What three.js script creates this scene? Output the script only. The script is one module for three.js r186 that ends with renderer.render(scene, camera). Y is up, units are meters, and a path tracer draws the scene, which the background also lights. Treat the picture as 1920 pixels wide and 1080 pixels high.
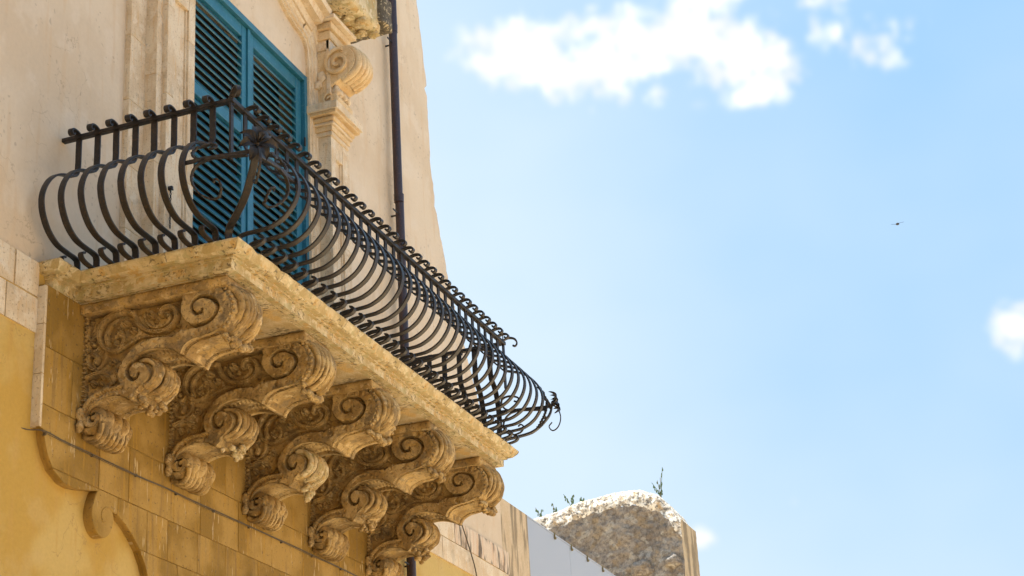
import * as THREE from 'three';
import { mergeGeometries, mergeVertices, toCreasedNormals } from 'three/addons/utils/BufferGeometryUtils.js';
import { RoundedBoxGeometry } from 'three/addons/geometries/RoundedBoxGeometry.js';

/* ---------- camera, sky, sun, exposure ---------- */
const scene = new THREE.Scene();
const V = (x, y, z) => new THREE.Vector3(x, y, z);
const camera = new THREE.PerspectiveCamera(18.05, 16 / 9, 0.1, 2000);
const CAM = V(-9.648, -5.044, 6.460), FWD = V(0.8699, 0.3877, -0.3049);
camera.position.copy(CAM); camera.up.set(-0.3454, 0.9201, 0.1847); camera.lookAt(CAM.clone().add(FWD));
const RIGHT = V(0.35206, -0.05531, 0.93431), DOWN = V(0.34541, -0.92012, -0.18465);
const renderer = new THREE.WebGLRenderer({ antialias: true });
renderer.toneMapping = THREE.LinearToneMapping;
renderer.toneMappingExposure = 2.2;
renderer.shadowMap.enabled = true;
const SUN = V(0.12, 0.95, -0.27).normalize();
const sun = new THREE.DirectionalLight(new THREE.Color().setRGB(1, 0.93, 0.82), 5);
sun.position.copy(SUN.clone().multiplyScalar(60)); sun.target.position.set(0, 0, 0);
sun.castShadow = true; sun.shadow.radius = 1; sun.shadow.mapSize.set(2048, 2048);
Object.assign(sun.shadow.camera, { left: -32, right: 32, top: 32, bottom: -32, near: 1, far: 140 });
scene.add(sun, sun.target);

/* ---------- noise ---------- */
function rng(seed) { let a = seed >>> 0; return () => { a = (a + 0x6D2B79F5) >>> 0; let t = a; t = Math.imul(t ^ (t >>> 15), t | 1); t ^= t + Math.imul(t ^ (t >>> 7), t | 61); return ((t ^ (t >>> 14)) >>> 0) / 4294967296; }; }
const lerp = (a, b, t) => a + (b - a) * t, cl = (x, a = 0, b = 1) => x < a ? a : x > b ? b : x;
const ss = (a, b, x) => { const t = cl((x - a) / (b - a)); return t * t * (3 - 2 * t); };
const HT = new Float32Array(65536); { const r = rng(77); for (let i = 0; i < 65536; i++) HT[i] = r(); }
const hs = (x, y, s) => HT[(Math.imul(x, 374761393) + Math.imul(y, 668265263) + Math.imul(s, 974711) >>> 8) & 65535];
const GX = new Float32Array(256), GZ = new Float32Array(256); for (let i = 0; i < 256; i++) { GX[i] = Math.cos(i / 256 * 2 * Math.PI); GZ[i] = Math.sin(i / 256 * 2 * Math.PI); }
const sm = (t) => t * t * t * (t * (t * 6 - 15) + 10);
function gn(x0, x1, y0, y1, fx, fy, s) {   // gradient noise in one lattice cell, about 0..1
  const d = (x, y, a, b) => { const g = (hs(x, y, s) * 255) | 0; return GX[g] * a + GZ[g] * b; }, u = sm(fx), v = sm(fy);
  return .5 + .82 * lerp(lerp(d(x0, y0, fx, fy), d(x1, y0, fx - 1, fy), u), lerp(d(x0, y1, fx, fy - 1), d(x1, y1, fx - 1, fy - 1), u), v);
}
function vn(x, y, p, s) {         // lattice period p (0 = none)
  const xi = Math.floor(x), yi = Math.floor(y), w = p ? (i) => ((i % p) + p) % p : (i) => i;
  return gn(w(xi), w(xi + 1), w(yi), w(yi + 1), x - xi, y - yi, s);
}
function fbm(u, v, f, o, s, tile = true) { let a = 0.5, r = 0, n = 0; for (let i = 0; i < o; i++) { r += a * vn(u * f, v * f, tile ? f : 0, s + i * 17); n += a; a *= 0.55; f *= 2; } return .5 + (r / n - .5) * 1.35; }
function fbmA(u, v, fu, fv, o, s) { let a = 0.5, r = 0, n = 0; for (let i = 0; i < o; i++) { // anisotropic, tileable
  const x = u * fu, y = v * fv, xi = Math.floor(x), yi = Math.floor(y);
  r += a * gn(xi % fu, (xi + 1) % fu, yi % fv, (yi + 1) % fv, x - xi, y - yi, s + i * 29); n += a; a *= 0.55; fu *= 2; fv *= 2; } return .5 + (r / n - .5) * 1.35; }
const n3 = (x, y, z, f, s) => (vn(x * f, y * f, 0, s) + vn(y * f + 31.7, z * f, 0, s + 5) + vn(z * f + 11.3, x * f + 7.1, 0, s + 9)) / 3;

/* ---------- sky: air and clouds ---------- */
{
  const W = 2048, H = 1024, d = new Float32Array(W * H * 4), dir = V(0, 0, 0);
  // cumulus clouds: azimuth/elevation boxes given as view directions (the three that stand in the photograph, and others all round)
  const at = (px, py) => RIGHT.clone().multiplyScalar((px - 960) / 3400).addScaledVector(DOWN, (py - 540) / 3400).add(FWD).normalize();
  const az = (v) => Math.atan2(v.z, v.x), el = (v) => Math.asin(v.y);
  const blobs = [];
  const put = (px, py, rx, ry, w = 1) => { const v = at(px, py); blobs.push([az(v), el(v), rx / 3400, ry / 3400, w]); };
  put(985, 105, 115, 72); put(1120, 128, 170, 60); put(1260, 62, 150, 78); put(1385, 105, 105, 82); put(1330, -30, 100, 60); put(1415, 165, 70, 42, .85); put(940, 75, 60, 42, .8);
  put(1562, 50, 62, 42, .62); put(1665, 75, 62, 48, .75); put(1570, -5, 80, 30, .5);
  put(1912, 622, 48, 42, .85); put(1965, 605, 75, 50);
  put(1490, 945, 38, 14, .4); put(1318, 1008, 30, 16, .45);
  const r = rng(5);
  for (let i = 0; i < 46; i++) { const a = -Math.PI + 2 * Math.PI * r(), e = 0.1 + 1.0 * r() * r(); if (Math.abs(a + 0.25) < 0.75 && e < 0.95) continue;
    for (let k = 0; k < 5; k++) blobs.push([a + (r() - .5) * .16 / Math.cos(e), e + (r() - .5) * .05, .05 + .05 * r(), .02 + .025 * r(), 1]); }
  for (let j = 0; j < H; j++) for (let i = 0; i < W; i++) {
    const A = ((i + .5) / W - .5) * 2 * Math.PI, E = ((j + .5) / H - .5) * Math.PI, ce = Math.cos(E);
    dir.set(Math.cos(A) * ce, Math.sin(E), Math.sin(A) * ce);
    const sa = Math.acos(cl(dir.dot(SUN), -1, 1)), up = Math.max(E, 0);
    let dz = Math.abs(A - Math.atan2(SUN.z, SUN.x)); if (dz > Math.PI) dz = 2 * Math.PI - dz;
    let h = 0.95 * Math.exp(-up / 0.38) + lerp(1.75 * Math.exp(-Math.pow(dz / 0.75, 2)), .5, ss(.7, 1.35, up)) + 0.7 * Math.exp(-Math.pow(sa / 0.45, 2));
    h += 0.30 * (fbm(A * 2 + 20, E * 3.2 + 9, 2, 4, 3, false) - 0.5);          // thin high veil
    h = cl(h, 0, 1.0);
    let cr = lerp(0.10, 0.335, h), cg = lerp(0.255, 0.41, h), cb = lerp(0.445, 0.49, h);
    const g = 1 + 1.6 * Math.exp(-Math.pow(sa / 0.22, 2));
    cr *= g; cg *= g; cb *= g;
    let c = 0;
    if (E > -0.02) {
      for (const [ba, be, rx, ry, w] of blobs) {
        let da = A - ba; if (da > Math.PI) da -= 2 * Math.PI; if (da < -Math.PI) da += 2 * Math.PI;
        da *= ce; const de = E - be; if (Math.abs(da) > rx * 2 || Math.abs(de) > ry * 2) continue;
        c = Math.max(c, w * (1.15 - Math.sqrt((da / rx) ** 2 + (de / ry) ** 2) * 0.8));
      }
      if (c > 0) { c += 1.15 * (fbm(A * 9 + 50, E * 11 + 20, 3, 6, 41, false) - 0.5) + .75 * (fbm(A * 9 + 7, E * 12 + 3, 10, 4, 45, false) - .5); c = Math.pow(ss(0.26, 0.88, c), .85); }
    }
    const k = 0.475 + 0.09 * ss(.35, .7, fbm(A * 14 + 3, E * 18 + 5, 3, 5, 61, false)); cr = lerp(cr, k * .985, c); cg = lerp(cg, k * .995, c); cb = lerp(cb, k * 1.01, c);
    if (E < 0) { const t = ss(0, -0.1, E); cr = lerp(cr, .28, t); cg = lerp(cg, .27, t); cb = lerp(cb, .25, t); }
    const q = (j * W + i) * 4; d[q] = cr; d[q + 1] = cg; d[q + 2] = cb; d[q + 3] = 1;
  }
  const t = new THREE.DataTexture(d, W, H, THREE.RGBAFormat, THREE.FloatType);
  t.mapping = THREE.EquirectangularReflectionMapping; t.magFilter = t.minFilter = THREE.LinearFilter; t.wrapS = THREE.RepeatWrapping; t.needsUpdate = true;
  scene.background = t; scene.environment = t;
}

/* ---------- procedural textures (colour and relief of the matter only) ---------- */
const toS = (x) => Math.round(255 * cl(x <= 0.0031308 ? 12.92 * x : 1.055 * Math.pow(x, 1 / 2.4) - 0.055));
function texPair(n, fn) {           // fn(u,v) -> [r,g,b,height]
  const c = new Uint8Array(n * n * 4), b = new Uint8Array(n * n * 4);
  for (let j = 0; j < n; j++) for (let i = 0; i < n; i++) { const o = fn((i + .5) / n, (j + .5) / n), q = (j * n + i) * 4;
    c[q] = toS(o[0]); c[q + 1] = toS(o[1]); c[q + 2] = toS(o[2]); c[q + 3] = 255; b[q] = b[q + 1] = b[q + 2] = Math.round(255 * cl(o[3])); b[q + 3] = 255; }
  const mk = (d, srgb) => { const t = new THREE.DataTexture(d, n, n, THREE.RGBAFormat); t.wrapS = t.wrapT = THREE.RepeatWrapping; t.magFilter = THREE.LinearFilter; t.minFilter = THREE.LinearMipmapLinearFilter; t.generateMipmaps = true; if (srgb) t.colorSpace = THREE.SRGBColorSpace; t.needsUpdate = true; return t; };
  return [mk(c, true), mk(b, false)];
}
function mat([c, b], metres, bump, { off = [0, 0], ...o } = {}) {
  const m = new THREE.MeshStandardMaterial({ roughness: 0.92, metalness: 0, ...o });
  m.map = c.clone(); m.bumpMap = b.clone(); for (const t of [m.map, m.bumpMap]) { t.repeat.set(1 / metres, 1 / metres); t.offset.set(off[0], off[1]); t.needsUpdate = true; }
  m.bumpScale = bump; return m;
}
const mix3 = (a, b, t) => [lerp(a[0], b[0], t), lerp(a[1], b[1], t), lerp(a[2], b[2], t)];
const mul3 = (a, k) => [a[0] * k, a[1] * k, a[2] * k];

const T = {};
T.cream = texPair(1024, (u, v) => {
  const big = fbm(u, v, 3, 4, 1), mid = fbm(u, v, 9, 4, 2), fine = fbm(u, v, 90, 3, 3), st = fbmA(u, v, 28, 3, 4, 4);
  let c = mix3([.62, .505, .375], [.67, .565, .44], ss(.3, .7, big));
  c = mix3(c, [.69, .595, .485], ss(.55, .75, mid) * .55); c = mix3(c, [.61, .455, .295], ss(.60, .78, st) * .4); { const q = fbm(u, v, 5, 6, 16), ln = ss(.985, .998, 1 - Math.abs(q - .5) * 2) * ss(.56, .66, fbm(u, v, 3, 2, 17)); c = mix3(c, [.40, .31, .22], ln * .6); }
  c = mix3(c, [.54, .45, .345], ss(.66, .85, fbm(u, v, 14, 5, 9)) * .22);
  const spot = ss(.80, .86, fbm(u, v, 60, 2, 12)) * ss(.62, .7, fbm(u, v, 5, 2, 15)); c = mix3(c, [.30, .24, .18], spot * .4);
  return [...mul3(c, .97 + .06 * fine), .5 * mid + .25 * fine + .15 * fbm(u, v, 200, 2, 8) - spot * .2];
});
T.yellow = texPair(1024, (u, v) => {
  const big = fbm(u, v, 3, 4, 21), mid = fbm(u, v, 8, 5, 22), fine = fbm(u, v, 90, 3, 23), st = fbmA(u, v, 22, 3, 4, 24);
  let c = mix3([.49, .315, .07], [.555, .40, .14], ss(.32, .66, big)); c = mix3(c, [.56, .415, .19], ss(.5, .85, mid) * .35); c = mix3(c, [.50, .31, .09], ss(.58, .8, st) * .4);
  const crk = ss(.975, .995, 1 - Math.abs(fbm(u, v, 7, 5, 27) - .5) * 2) * ss(.55, .65, fbm(u, v, 4, 2, 29)); c = mix3(c, [.33, .22, .09], crk * .5);
  return [...mul3(c, .95 + .1 * fine), .6 * mid + .4 * fine - crk * .3];
});
T.pale = texPair(1024, (u, v) => {         // dressed limestone, peach and cream, some ochre wash
  const big = fbm(u, v, 4, 4, 31), mid = fbm(u, v, 12, 5, 32), fine = fbm(u, v, 100, 3, 33), st = fbmA(u, v, 40, 4, 4, 34);
  let c = mix3([.63, .50, .345], [.72, .61, .46], ss(.35, .65, big)); c = mix3(c, [.64, .44, .24], ss(.58, .78, st) * .55); c = mix3(c, [.74, .65, .53], ss(.6, .75, mid) * .6);
  const pit = ss(.74, .80, fbm(u, v, 70, 3, 35)); c = mix3(c, [.36, .27, .18], pit * .6);
  const blk = ss(.72, .80, fbm(u, v, 6, 6, 36)); c = mix3(c, [.26, .22, .17], blk * .22);
  return [...mul3(c, .93 + .14 * fine), .5 * mid + .5 * fine - pit * .5];
});
T.slab = texPair(1024, (u, v) => {         // weathered slab: cream-yellow, orange lichen, black mould specks
  const big = fbm(u, v, 4, 5, 41), mid = fbm(u, v, 13, 5, 42), fine = fbm(u, v, 80, 4, 43);
  let c = mix3([.46, .355, .18], [.64, .53, .335], ss(.3, .68, big)); c = mix3(c, [.72, .64, .46], ss(.56, .72, mid) * .7);
  const or = ss(.60, .74, fbm(u, v, 11, 6, 44)); c = mix3(c, [.54, .32, .09], or * .6);
  const gr = ss(.58, .70, fbm(u, v, 9, 5, 45)); c = mix3(c, [.36, .33, .17], gr * .5);
  const bk = ss(.58, .68, fbm(u, v, 38, 5, 46)) * ss(.48, .62, fbm(u, v, 5, 4, 47)); c = mix3(c, [.12, .10, .07], bk * .7);
  return [...mul3(c, .88 + .24 * fine), .45 * mid + .55 * fine - bk * .25];
});
T.soffit = texPair(1024, (u, v) => {
  const big = fbm(u, v, 4, 5, 51), mid = fbm(u, v, 13, 5, 52), fine = fbm(u, v, 80, 4, 53);
  let c = mix3([.46, .35, .19], [.62, .52, .35], ss(.3, .68, big)); c = mix3(c, [.60, .38, .12], ss(.58, .7, fbm(u, v, 6, 5, 54)) * .6);
  const bk = ss(.46, .60, fbmA(u, v, 70, 26, 4, 56)) * ss(.40, .56, fbm(u, v, 4, 4, 57)); c = mix3(c, [.12, .098, .066], bk * .85);
  return [...mul3(c, .88 + .24 * fine), .45 * mid + .55 * fine - bk * .3];
});
T.corbel = texPair(1024, (u, v) => {       // carved golden stone with brown crust and pale chips
  const big = fbm(u, v, 4, 5, 61), mid = fbm(u, v, 12, 5, 62), fine = fbm(u, v, 80, 4, 63);
  let c = mix3([.30, .205, .088], [.55, .415, .215], ss(.32, .66, big)); c = mix3(c, [.46, .31, .10], ss(.55, .72, mid) * .5);
  const pale = ss(.66, .72, fbm(u, v, 16, 5, 64)) * ss(.45, .6, fbm(u, v, 5, 3, 68)); c = mix3(c, [.62, .51, .33], pale * .75);
  const gy = ss(.60, .74, fbm(u, v, 8, 5, 65)); c = mix3(c, [.20, .165, .115], gy * .55);
  const bk = ss(.66, .74, fbm(u, v, 48, 4, 66)); c = mix3(c, [.10, .08, .05], bk * .6); c = mix3(c, [.13, .10, .065], ss(.60, .75, fbm(u, v, 6, 6, 69)) * .6);
  return [...mul3(c, .88 + .24 * fine), .4 * mid + .6 * fine + pale * .15 - bk * .2];
});
T.panel = texPair(1024, (u, v) => {        // ashlar under the balcony: ochre with vertical drips and lime runs
  const big = fbm(u, v, 3, 4, 71), mid = fbm(u, v, 10, 5, 72), fine = fbm(u, v, 80, 3, 73), st = fbmA(u, v, 30, 2, 4, 74);
  let c = mix3([.26, .155, .028], [.40, .255, .07], ss(.3, .7, big)); c = mix3(c, [.42, .24, .035], ss(.60, .80, st) * .5); c = mix3(c, [.24, .15, .05], ss(.60, .82, fbmA(u, v, 24, 2, 4, 77)) * .6);
  const lime = ss(.70, .76, fbmA(u, v, 60, 7, 4, 75)) * ss(.5, .62, fbm(u, v, 5, 3, 76)); c = mix3(c, [.56, .44, .25], lime * .75);
  const pit = ss(.78, .83, fbm(u, v, 60, 3, 78)); c = mix3(c, [.14, .10, .05], pit * .6);
  return [...mul3(c, .92 + .16 * fine), .5 * mid + .5 * fine + lime * .2 - pit * .5];
});
T.rock = texPair(1024, (u, v) => {
  const big = fbm(u, v, 4, 5, 81), mid = fbm(u, v, 14, 5, 82), fine = fbm(u, v, 70, 4, 83);
  let c = mix3([.15, .115, .085], [.36, .31, .25], ss(.15, .85, .4 * big + .3 * mid + .3 * fbm(u, v, 34, 4, 88))); c = mix3(c, [.26, .19, .11], ss(.58, .7, fbm(u, v, 8, 4, 84)) * .6);
  const li = ss(.68, .73, fbm(u, v, 9, 2, 85)); c = mix3(c, [.42, .385, .32], li * .5); const bk = ss(.58, .66, fbm(u, v, 30, 4, 86)); c = mix3(c, [.08, .065, .05], bk * .45);
  return [...mul3(c, .8 + .4 * fine), .5 * mid + .5 * fine - bk * .2];
});
T.crust = texPair(512, (u, v) => { const mid = fbm(u, v, 10, 5, 91), fine = fbm(u, v, 50, 4, 92); let c = mix3([.42, .36, .28], [.78, .74, .66], ss(.35, .6, mid)); const bk = ss(.56, .66, fbm(u, v, 18, 5, 93)); c = mix3(c, [.10, .09, .08], bk * .8); c = mix3(c, [.55, .36, .16], ss(.64, .72, fbm(u, v, 9, 4, 94)) * .5); return [...mul3(c, .85 + .3 * fine), .5 * mid + .5 * fine]; });
T.soot = texPair(512, (u, v) => { const mid = fbm(u, v, 10, 5, 101), fine = fbm(u, v, 50, 4, 102); let c = mix3([.05, .045, .035], [.17, .14, .10], mid); c = mix3(c, [.50, .42, .27], ss(.62, .7, fbm(u, v, 14, 5, 103)) * .9); return [...mul3(c, .8 + .4 * fine), .5 * mid + .5 * fine]; });
T.iron = texPair(512, (u, v) => { const mid = fbm(u, v, 8, 5, 111), fine = fbm(u, v, 60, 3, 112); let c = mix3([.018, .016, .017], [.034, .030, .031], mid); c = mix3(c, [.075, .045, .028], ss(.60, .74, fbm(u, v, 20, 4, 113)) * .5); return [...mul3(c, .8 + .4 * fine), .5 * mid + .5 * fine]; });
T.blue = texPair(512, (u, v) => { const big = fbm(u, v, 4, 4, 121), fine = fbmA(u, v, 10, 90, 3, 122); let c = mix3([.014, .125, .205], [.026, .17, .275], big); c = mix3(c, [.09, .24, .33], ss(.68, .76, fbm(u, v, 22, 4, 123)) * .5); return [...mul3(c, .9 + .2 * fine), .6 * fine + .4 * big]; });
T.streak = texPair(512, (u, v) => { const st = fbmA(u, v, 14, 2, 4, 131), mid = fbm(u, v, 8, 4, 132), fine = fbm(u, v, 60, 3, 133); let c = mix3([.54, .41, .26], [.62, .50, .35], mid); c = mix3(c, [.22, .17, .11], ss(.46, .68, st) * .8); return [...mul3(c, .9 + .2 * fine), .5 * mid + .5 * fine]; });
T.paving = texPair(512, (u, v) => { const big = fbm(u, v, 4, 4, 141), fine = fbm(u, v, 50, 3, 142); return [...mul3(mix3([.56, .435, .265], [.66, .53, .345], big), .9 + .2 * fine), .5 * big + .5 * fine]; });
T.stain = texPair(512, (u, v) => { const mid = fbm(u, v, 10, 5, 151), fine = fbm(u, v, 80, 3, 152), st = fbmA(u, v, 12, 2, 5, 153); let c = mix3([.62, .49, .37], [.72, .60, .47], mid); c = mix3(c, [.62, .40, .24], ss(.55, .7, fbmA(u, v, 20, 2, 4, 154)) * .6); c = mix3(c, [.05, .045, .04], ss(.50, .62, .6 * fbmA(u, v, 3, 1, 5, 157) + .4 * fbmA(u, v, 16, 3, 4, 158)) * .85); return [...mul3(c, .9 + .2 * fine), .5 * mid + .5 * fine]; });

const M = {
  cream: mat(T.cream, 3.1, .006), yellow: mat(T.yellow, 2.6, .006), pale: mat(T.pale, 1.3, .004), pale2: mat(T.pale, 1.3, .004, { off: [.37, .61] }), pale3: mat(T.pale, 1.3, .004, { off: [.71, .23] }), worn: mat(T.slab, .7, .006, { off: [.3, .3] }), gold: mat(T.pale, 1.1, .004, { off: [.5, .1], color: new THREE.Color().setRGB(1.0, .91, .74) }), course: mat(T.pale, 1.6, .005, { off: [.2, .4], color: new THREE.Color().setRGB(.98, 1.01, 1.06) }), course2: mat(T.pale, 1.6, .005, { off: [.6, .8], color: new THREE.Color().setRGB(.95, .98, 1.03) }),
  slab: mat(T.slab, 1.0, .01), soffit: mat(T.soffit, 1.2, .01), panel: mat(T.panel, 1.7, .005), panel2: mat(T.panel, 1.7, .005, { off: [.43, .2] }), panel3: mat(T.panel, 1.7, .005, { off: [.13, .67] }),
  rock: mat(T.rock, 1.9, .014, { color: new THREE.Color().setRGB(.92, .96, 1.03) }), crust: mat(T.crust, .9, .014), soot: mat(T.soot, .6, .012), iron: mat(T.iron, .4, .0015, { roughness: .48, metalness: .25 }),
  blue: mat(T.blue, .7, .0015, { roughness: .42 }), streak: mat(T.streak, 1.6, .004), paving: mat(T.paving, 2.2, .004), stain: mat(T.stain, 1.1, .005), side: mat(T.streak, 3.5, .004, { color: new THREE.Color().setRGB(.85, .84, .80) }),
  shadeWood: new THREE.MeshStandardMaterial({ color: new THREE.Color().setRGB(.055, .036, .024), roughness: .6 }),  // near-black tone stands in for the shade behind the louvres
  dark: new THREE.MeshStandardMaterial({ color: new THREE.Color().setRGB(.012, .014, .016), roughness: .9 }),
  pipe: mat(T.iron, .5, .001, { roughness: .38, color: new THREE.Color().setRGB(1.3, .88, 1.05) }),
  cable: new THREE.MeshStandardMaterial({ color: new THREE.Color().setRGB(.10, .078, .055), roughness: .7 }),
  sheet: new THREE.MeshStandardMaterial({ color: new THREE.Color().setRGB(.40, .445, .53), roughness: .55, metalness: .1 }),
  leaf: new THREE.MeshPhysicalMaterial({ color: new THREE.Color().setRGB(.13, .20, .09), roughness: .8, transmission: .3, thickness: 0 }),
  dry: new THREE.MeshStandardMaterial({ color: new THREE.Color().setRGB(.20, .17, .09), roughness: .9 }),
  bird: new THREE.MeshStandardMaterial({ color: new THREE.Color().setRGB(.03, .03, .035), roughness: .8 }),
};
const corbelMats = [[0, 0], [.31, .52], [.62, .17], [.17, .81], [.83, .39]].map((off, i) => mat(T.corbel, 1.05, .004, { off, color: new THREE.Color().setRGB(...[[1.0, .95, .88], [.96, .92, .84], [.98, .94, .86], [.95, .91, .84], [.98, .93, .85]][i]) }));

/* ---------- builders ---------- */
const taken = {};
function numbered(n) { taken[n] = (taken[n] ?? -1) + 1; return taken[n] ? `${n}_${String(taken[n]).padStart(3, '0')}` : n; }
function tag(o, label, category, group, kind) { Object.assign(o.userData, label ? { label } : {}, category ? { category } : {}, group ? { group } : {}, kind ? { kind } : {}); return o; }
function thing(name, label, category, pos = [0, 0, 0], group) { const g = new THREE.Group(); g.name = numbered(name); g.position.set(...pos); scene.add(g); return tag(g, label, category, group); }
function boxUV(g) {                       // uv in metres, projected along each face's main axis
  g = g.index ? g.toNonIndexed() : g; const p = g.attributes.position, uv = new Float32Array(p.count * 2), a = V(0, 0, 0), b = V(0, 0, 0), c = V(0, 0, 0);
  for (let i = 0; i < p.count; i += 3) { a.fromBufferAttribute(p, i); b.fromBufferAttribute(p, i + 1); c.fromBufferAttribute(p, i + 2); b.sub(a); c.sub(a); b.cross(c);
    const ax = Math.abs(b.x), ay = Math.abs(b.y), az = Math.abs(b.z), m = ax > ay && ax > az ? 0 : ay > az ? 1 : 2;
    for (let k = 0; k < 3; k++) { const x = p.getX(i + k), y = p.getY(i + k), z = p.getZ(i + k); uv[(i + k) * 2] = m === 0 ? z : x; uv[(i + k) * 2 + 1] = m === 1 ? z : y; } }
  g.setAttribute('uv', new THREE.BufferAttribute(uv, 2)); return g;
}
// geometry is given in world metres; the part is stored relative to its top-level thing
function part(name, geo, material, parent, root = parent) {
  if (!geo.userData.ready) { geo = boxUV(geo); const w = root.isScene ? V(0, 0, 0) : root.position; geo.translate(-w.x, -w.y, -w.z); }
  const m = new THREE.Mesh(geo, material); m.name = parent.isScene ? numbered(name) : name; m.castShadow = m.receiveShadow = true; parent.add(m); return m;
}
const box = (x0, x1, y0, y1, z0, z1, r = 0) => { const w = x1 - x0, h = y1 - y0, d = z1 - z0; const g = r ? new RoundedBoxGeometry(w, h, d, 2, Math.min(r, w / 2.01, h / 2.01, d / 2.01)) : new THREE.BoxGeometry(w, h, d); g.deleteAttribute('uv'); g.translate((x0 + x1) / 2, (y0 + y1) / 2, (z0 + z1) / 2); return g; };
const plain = (g) => { g = g.index ? g.toNonIndexed() : g; for (const k of Object.keys(g.attributes)) if (k !== 'position' && k !== 'normal') g.deleteAttribute(k); return g; };
const merge = (a) => mergeGeometries(a.map(plain));
function extrude(pts, z0, z1, bevel = 0, holes = []) {
  const s = new THREE.Shape(pts.map((p) => new THREE.Vector2(p[0], p[1]))); for (const h of holes) s.holes.push(new THREE.Path(h.map((p) => new THREE.Vector2(p[0], p[1]))));
  const g = new THREE.ExtrudeGeometry(s, { depth: z1 - z0 - (bevel ? bevel : 0), bevelEnabled: !!bevel, bevelSize: bevel, bevelThickness: bevel, bevelSegments: 1, bevelOffset: -bevel });
  g.translate(0, 0, z0); return g;
}
function gridGeo(nu, nv, f, keep) {      // indexed grid surface with smooth normals
  const pos = new Float32Array((nu + 1) * (nv + 1) * 3), idx = [];
  for (let j = 0; j <= nv; j++) for (let i = 0; i <= nu; i++) { const p = f(i / nu, j / nv, i, j); pos.set(p, (j * (nu + 1) + i) * 3); }
  for (let j = 0; j < nv; j++) for (let i = 0; i < nu; i++) { if (keep && !keep(i, j)) continue; const a = j * (nu + 1) + i, b = a + 1, c = a + nu + 1, d = c + 1; idx.push(a, b, d, a, d, c); }
  const g = new THREE.BufferGeometry(); g.setAttribute('position', new THREE.BufferAttribute(pos, 3)); g.setIndex(idx); g.computeVertexNormals(); return g;
}
const cat = (pts, n, closed = false) => new THREE.CatmullRomCurve3(pts.map((p) => V(p[0], p[1], p[2] || 0)), closed, 'centripetal').getSpacedPoints(n);
// flat iron strip: points in 3D, 'side' = direction of its width
function strip(points, side, w, t, taper = 0) {
  const n = points.length, pos = [], idx = [];
  for (let i = 0; i < n; i++) {
    const p = points[i], tg = points[Math.min(n - 1, i + 1)].clone().sub(points[Math.max(0, i - 1)]).normalize();
    const s = (typeof side === 'function' ? side(i / (n - 1)) : side).clone(); s.addScaledVector(tg, -s.dot(tg)).normalize(); const nn = tg.clone().cross(s);
    const k = 1 - taper * i / (n - 1), a = w * k / 2, b = t / 2, c = Math.min(a, b) * .35;
    for (const [x, y] of [[-a + c, -b], [a - c, -b], [a, -b + c], [a, b - c], [a - c, b], [-a + c, b], [-a, b - c], [-a, -b + c]]) { const q = p.clone().addScaledVector(s, x).addScaledVector(nn, y); pos.push(q.x, q.y, q.z); }
    if (i) for (let e = 0; e < 8; e++) { const A = (i - 1) * 8 + e, B = (i - 1) * 8 + (e + 1) % 8; idx.push(A, B, B + 8, A, B + 8, A + 8); }
  }
  for (const b of [0, (n - 1) * 8]) for (let e = 1; e < 7; e++) b ? idx.push(b, b + e, b + e + 1) : idx.push(b, b + e + 1, b + e);
  const g = new THREE.BufferGeometry(); g.setAttribute('position', new THREE.Float32BufferAttribute(pos, 3)); g.setIndex(idx); roughen(g, .0016, 22, 5); g.computeVertexNormals(); return toCreasedNormals(g, .7);
}
const tube = (pts, r, seg = 6, n = 0) => new THREE.TubeGeometry(new THREE.CatmullRomCurve3(pts, false, 'centripetal'), n || pts.length * 4, r, seg);
function blob(x, y, z, rx, ry, rz, seed, rough = .18, w = 12) {
  const g = new THREE.SphereGeometry(1, w, Math.round(w * .75)), p = g.attributes.position;
  for (let i = 0; i < p.count; i++) { const a = p.getX(i), b = p.getY(i), c = p.getZ(i), k = 1 + rough * (n3(a + seed, b, c, 1.7, 3) - .5) * 2; p.setXYZ(i, x + a * rx * k, y + b * ry * k, z + c * rz * k); }
  g.deleteAttribute('uv'); const m = mergeVertices(g, 1e-5); m.computeVertexNormals(); return m;
}
function roughen(g, amp, f, seed) { const p = g.attributes.position; for (let i = 0; i < p.count; i++) { const x = p.getX(i), y = p.getY(i), z = p.getZ(i); p.setXYZ(i, x + amp * (n3(x, y, z, f, seed) - .5) * 2, y + amp * (n3(y, z, x, f, seed + 3) - .5) * 2, z + amp * (n3(z, x, y, f, seed + 7) - .5) * 2); } return g; }
function roughBox(x0, x1, y0, y1, z0, z1, cell, amp, seed, soft = 1) {   // weathered block
  const nx = Math.max(1, Math.round((x1 - x0) / cell)), ny = Math.max(1, Math.round((y1 - y0) / cell)), nz = Math.max(1, Math.round((z1 - z0) / cell));
  let g = new THREE.BoxGeometry(x1 - x0, y1 - y0, z1 - z0, nx, ny, nz); g.deleteAttribute('uv'); g.deleteAttribute('normal'); g.translate((x0 + x1) / 2, (y0 + y1) / 2, (z0 + z1) / 2);
  g = mergeVertices(g, 1e-4); const p = g.attributes.position, R = cell * .9;
  for (let i = 0; i < p.count; i++) { let x = p.getX(i), y = p.getY(i), z = p.getZ(i); const ex = Math.min(x - x0, x1 - x) < 1e-4, ey = Math.min(y - y0, y1 - y) < 1e-4, ez = Math.min(z - z0, z1 - z) < 1e-4;
    if (ex + ey + ez >= 2) { const k = R * soft * (.15 + .5 * n3(x, y, z, 9, seed)); if (ex) x += x < (x0 + x1) / 2 ? k : -k; if (ey) y += y < (y0 + y1) / 2 ? k : -k; if (ez) z += z < (z0 + z1) / 2 ? k : -k; p.setXYZ(i, x, y, z); } }
  roughen(g, amp, 14, seed); g.computeVertexNormals(); return toCreasedNormals(g, .9);
}
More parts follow.
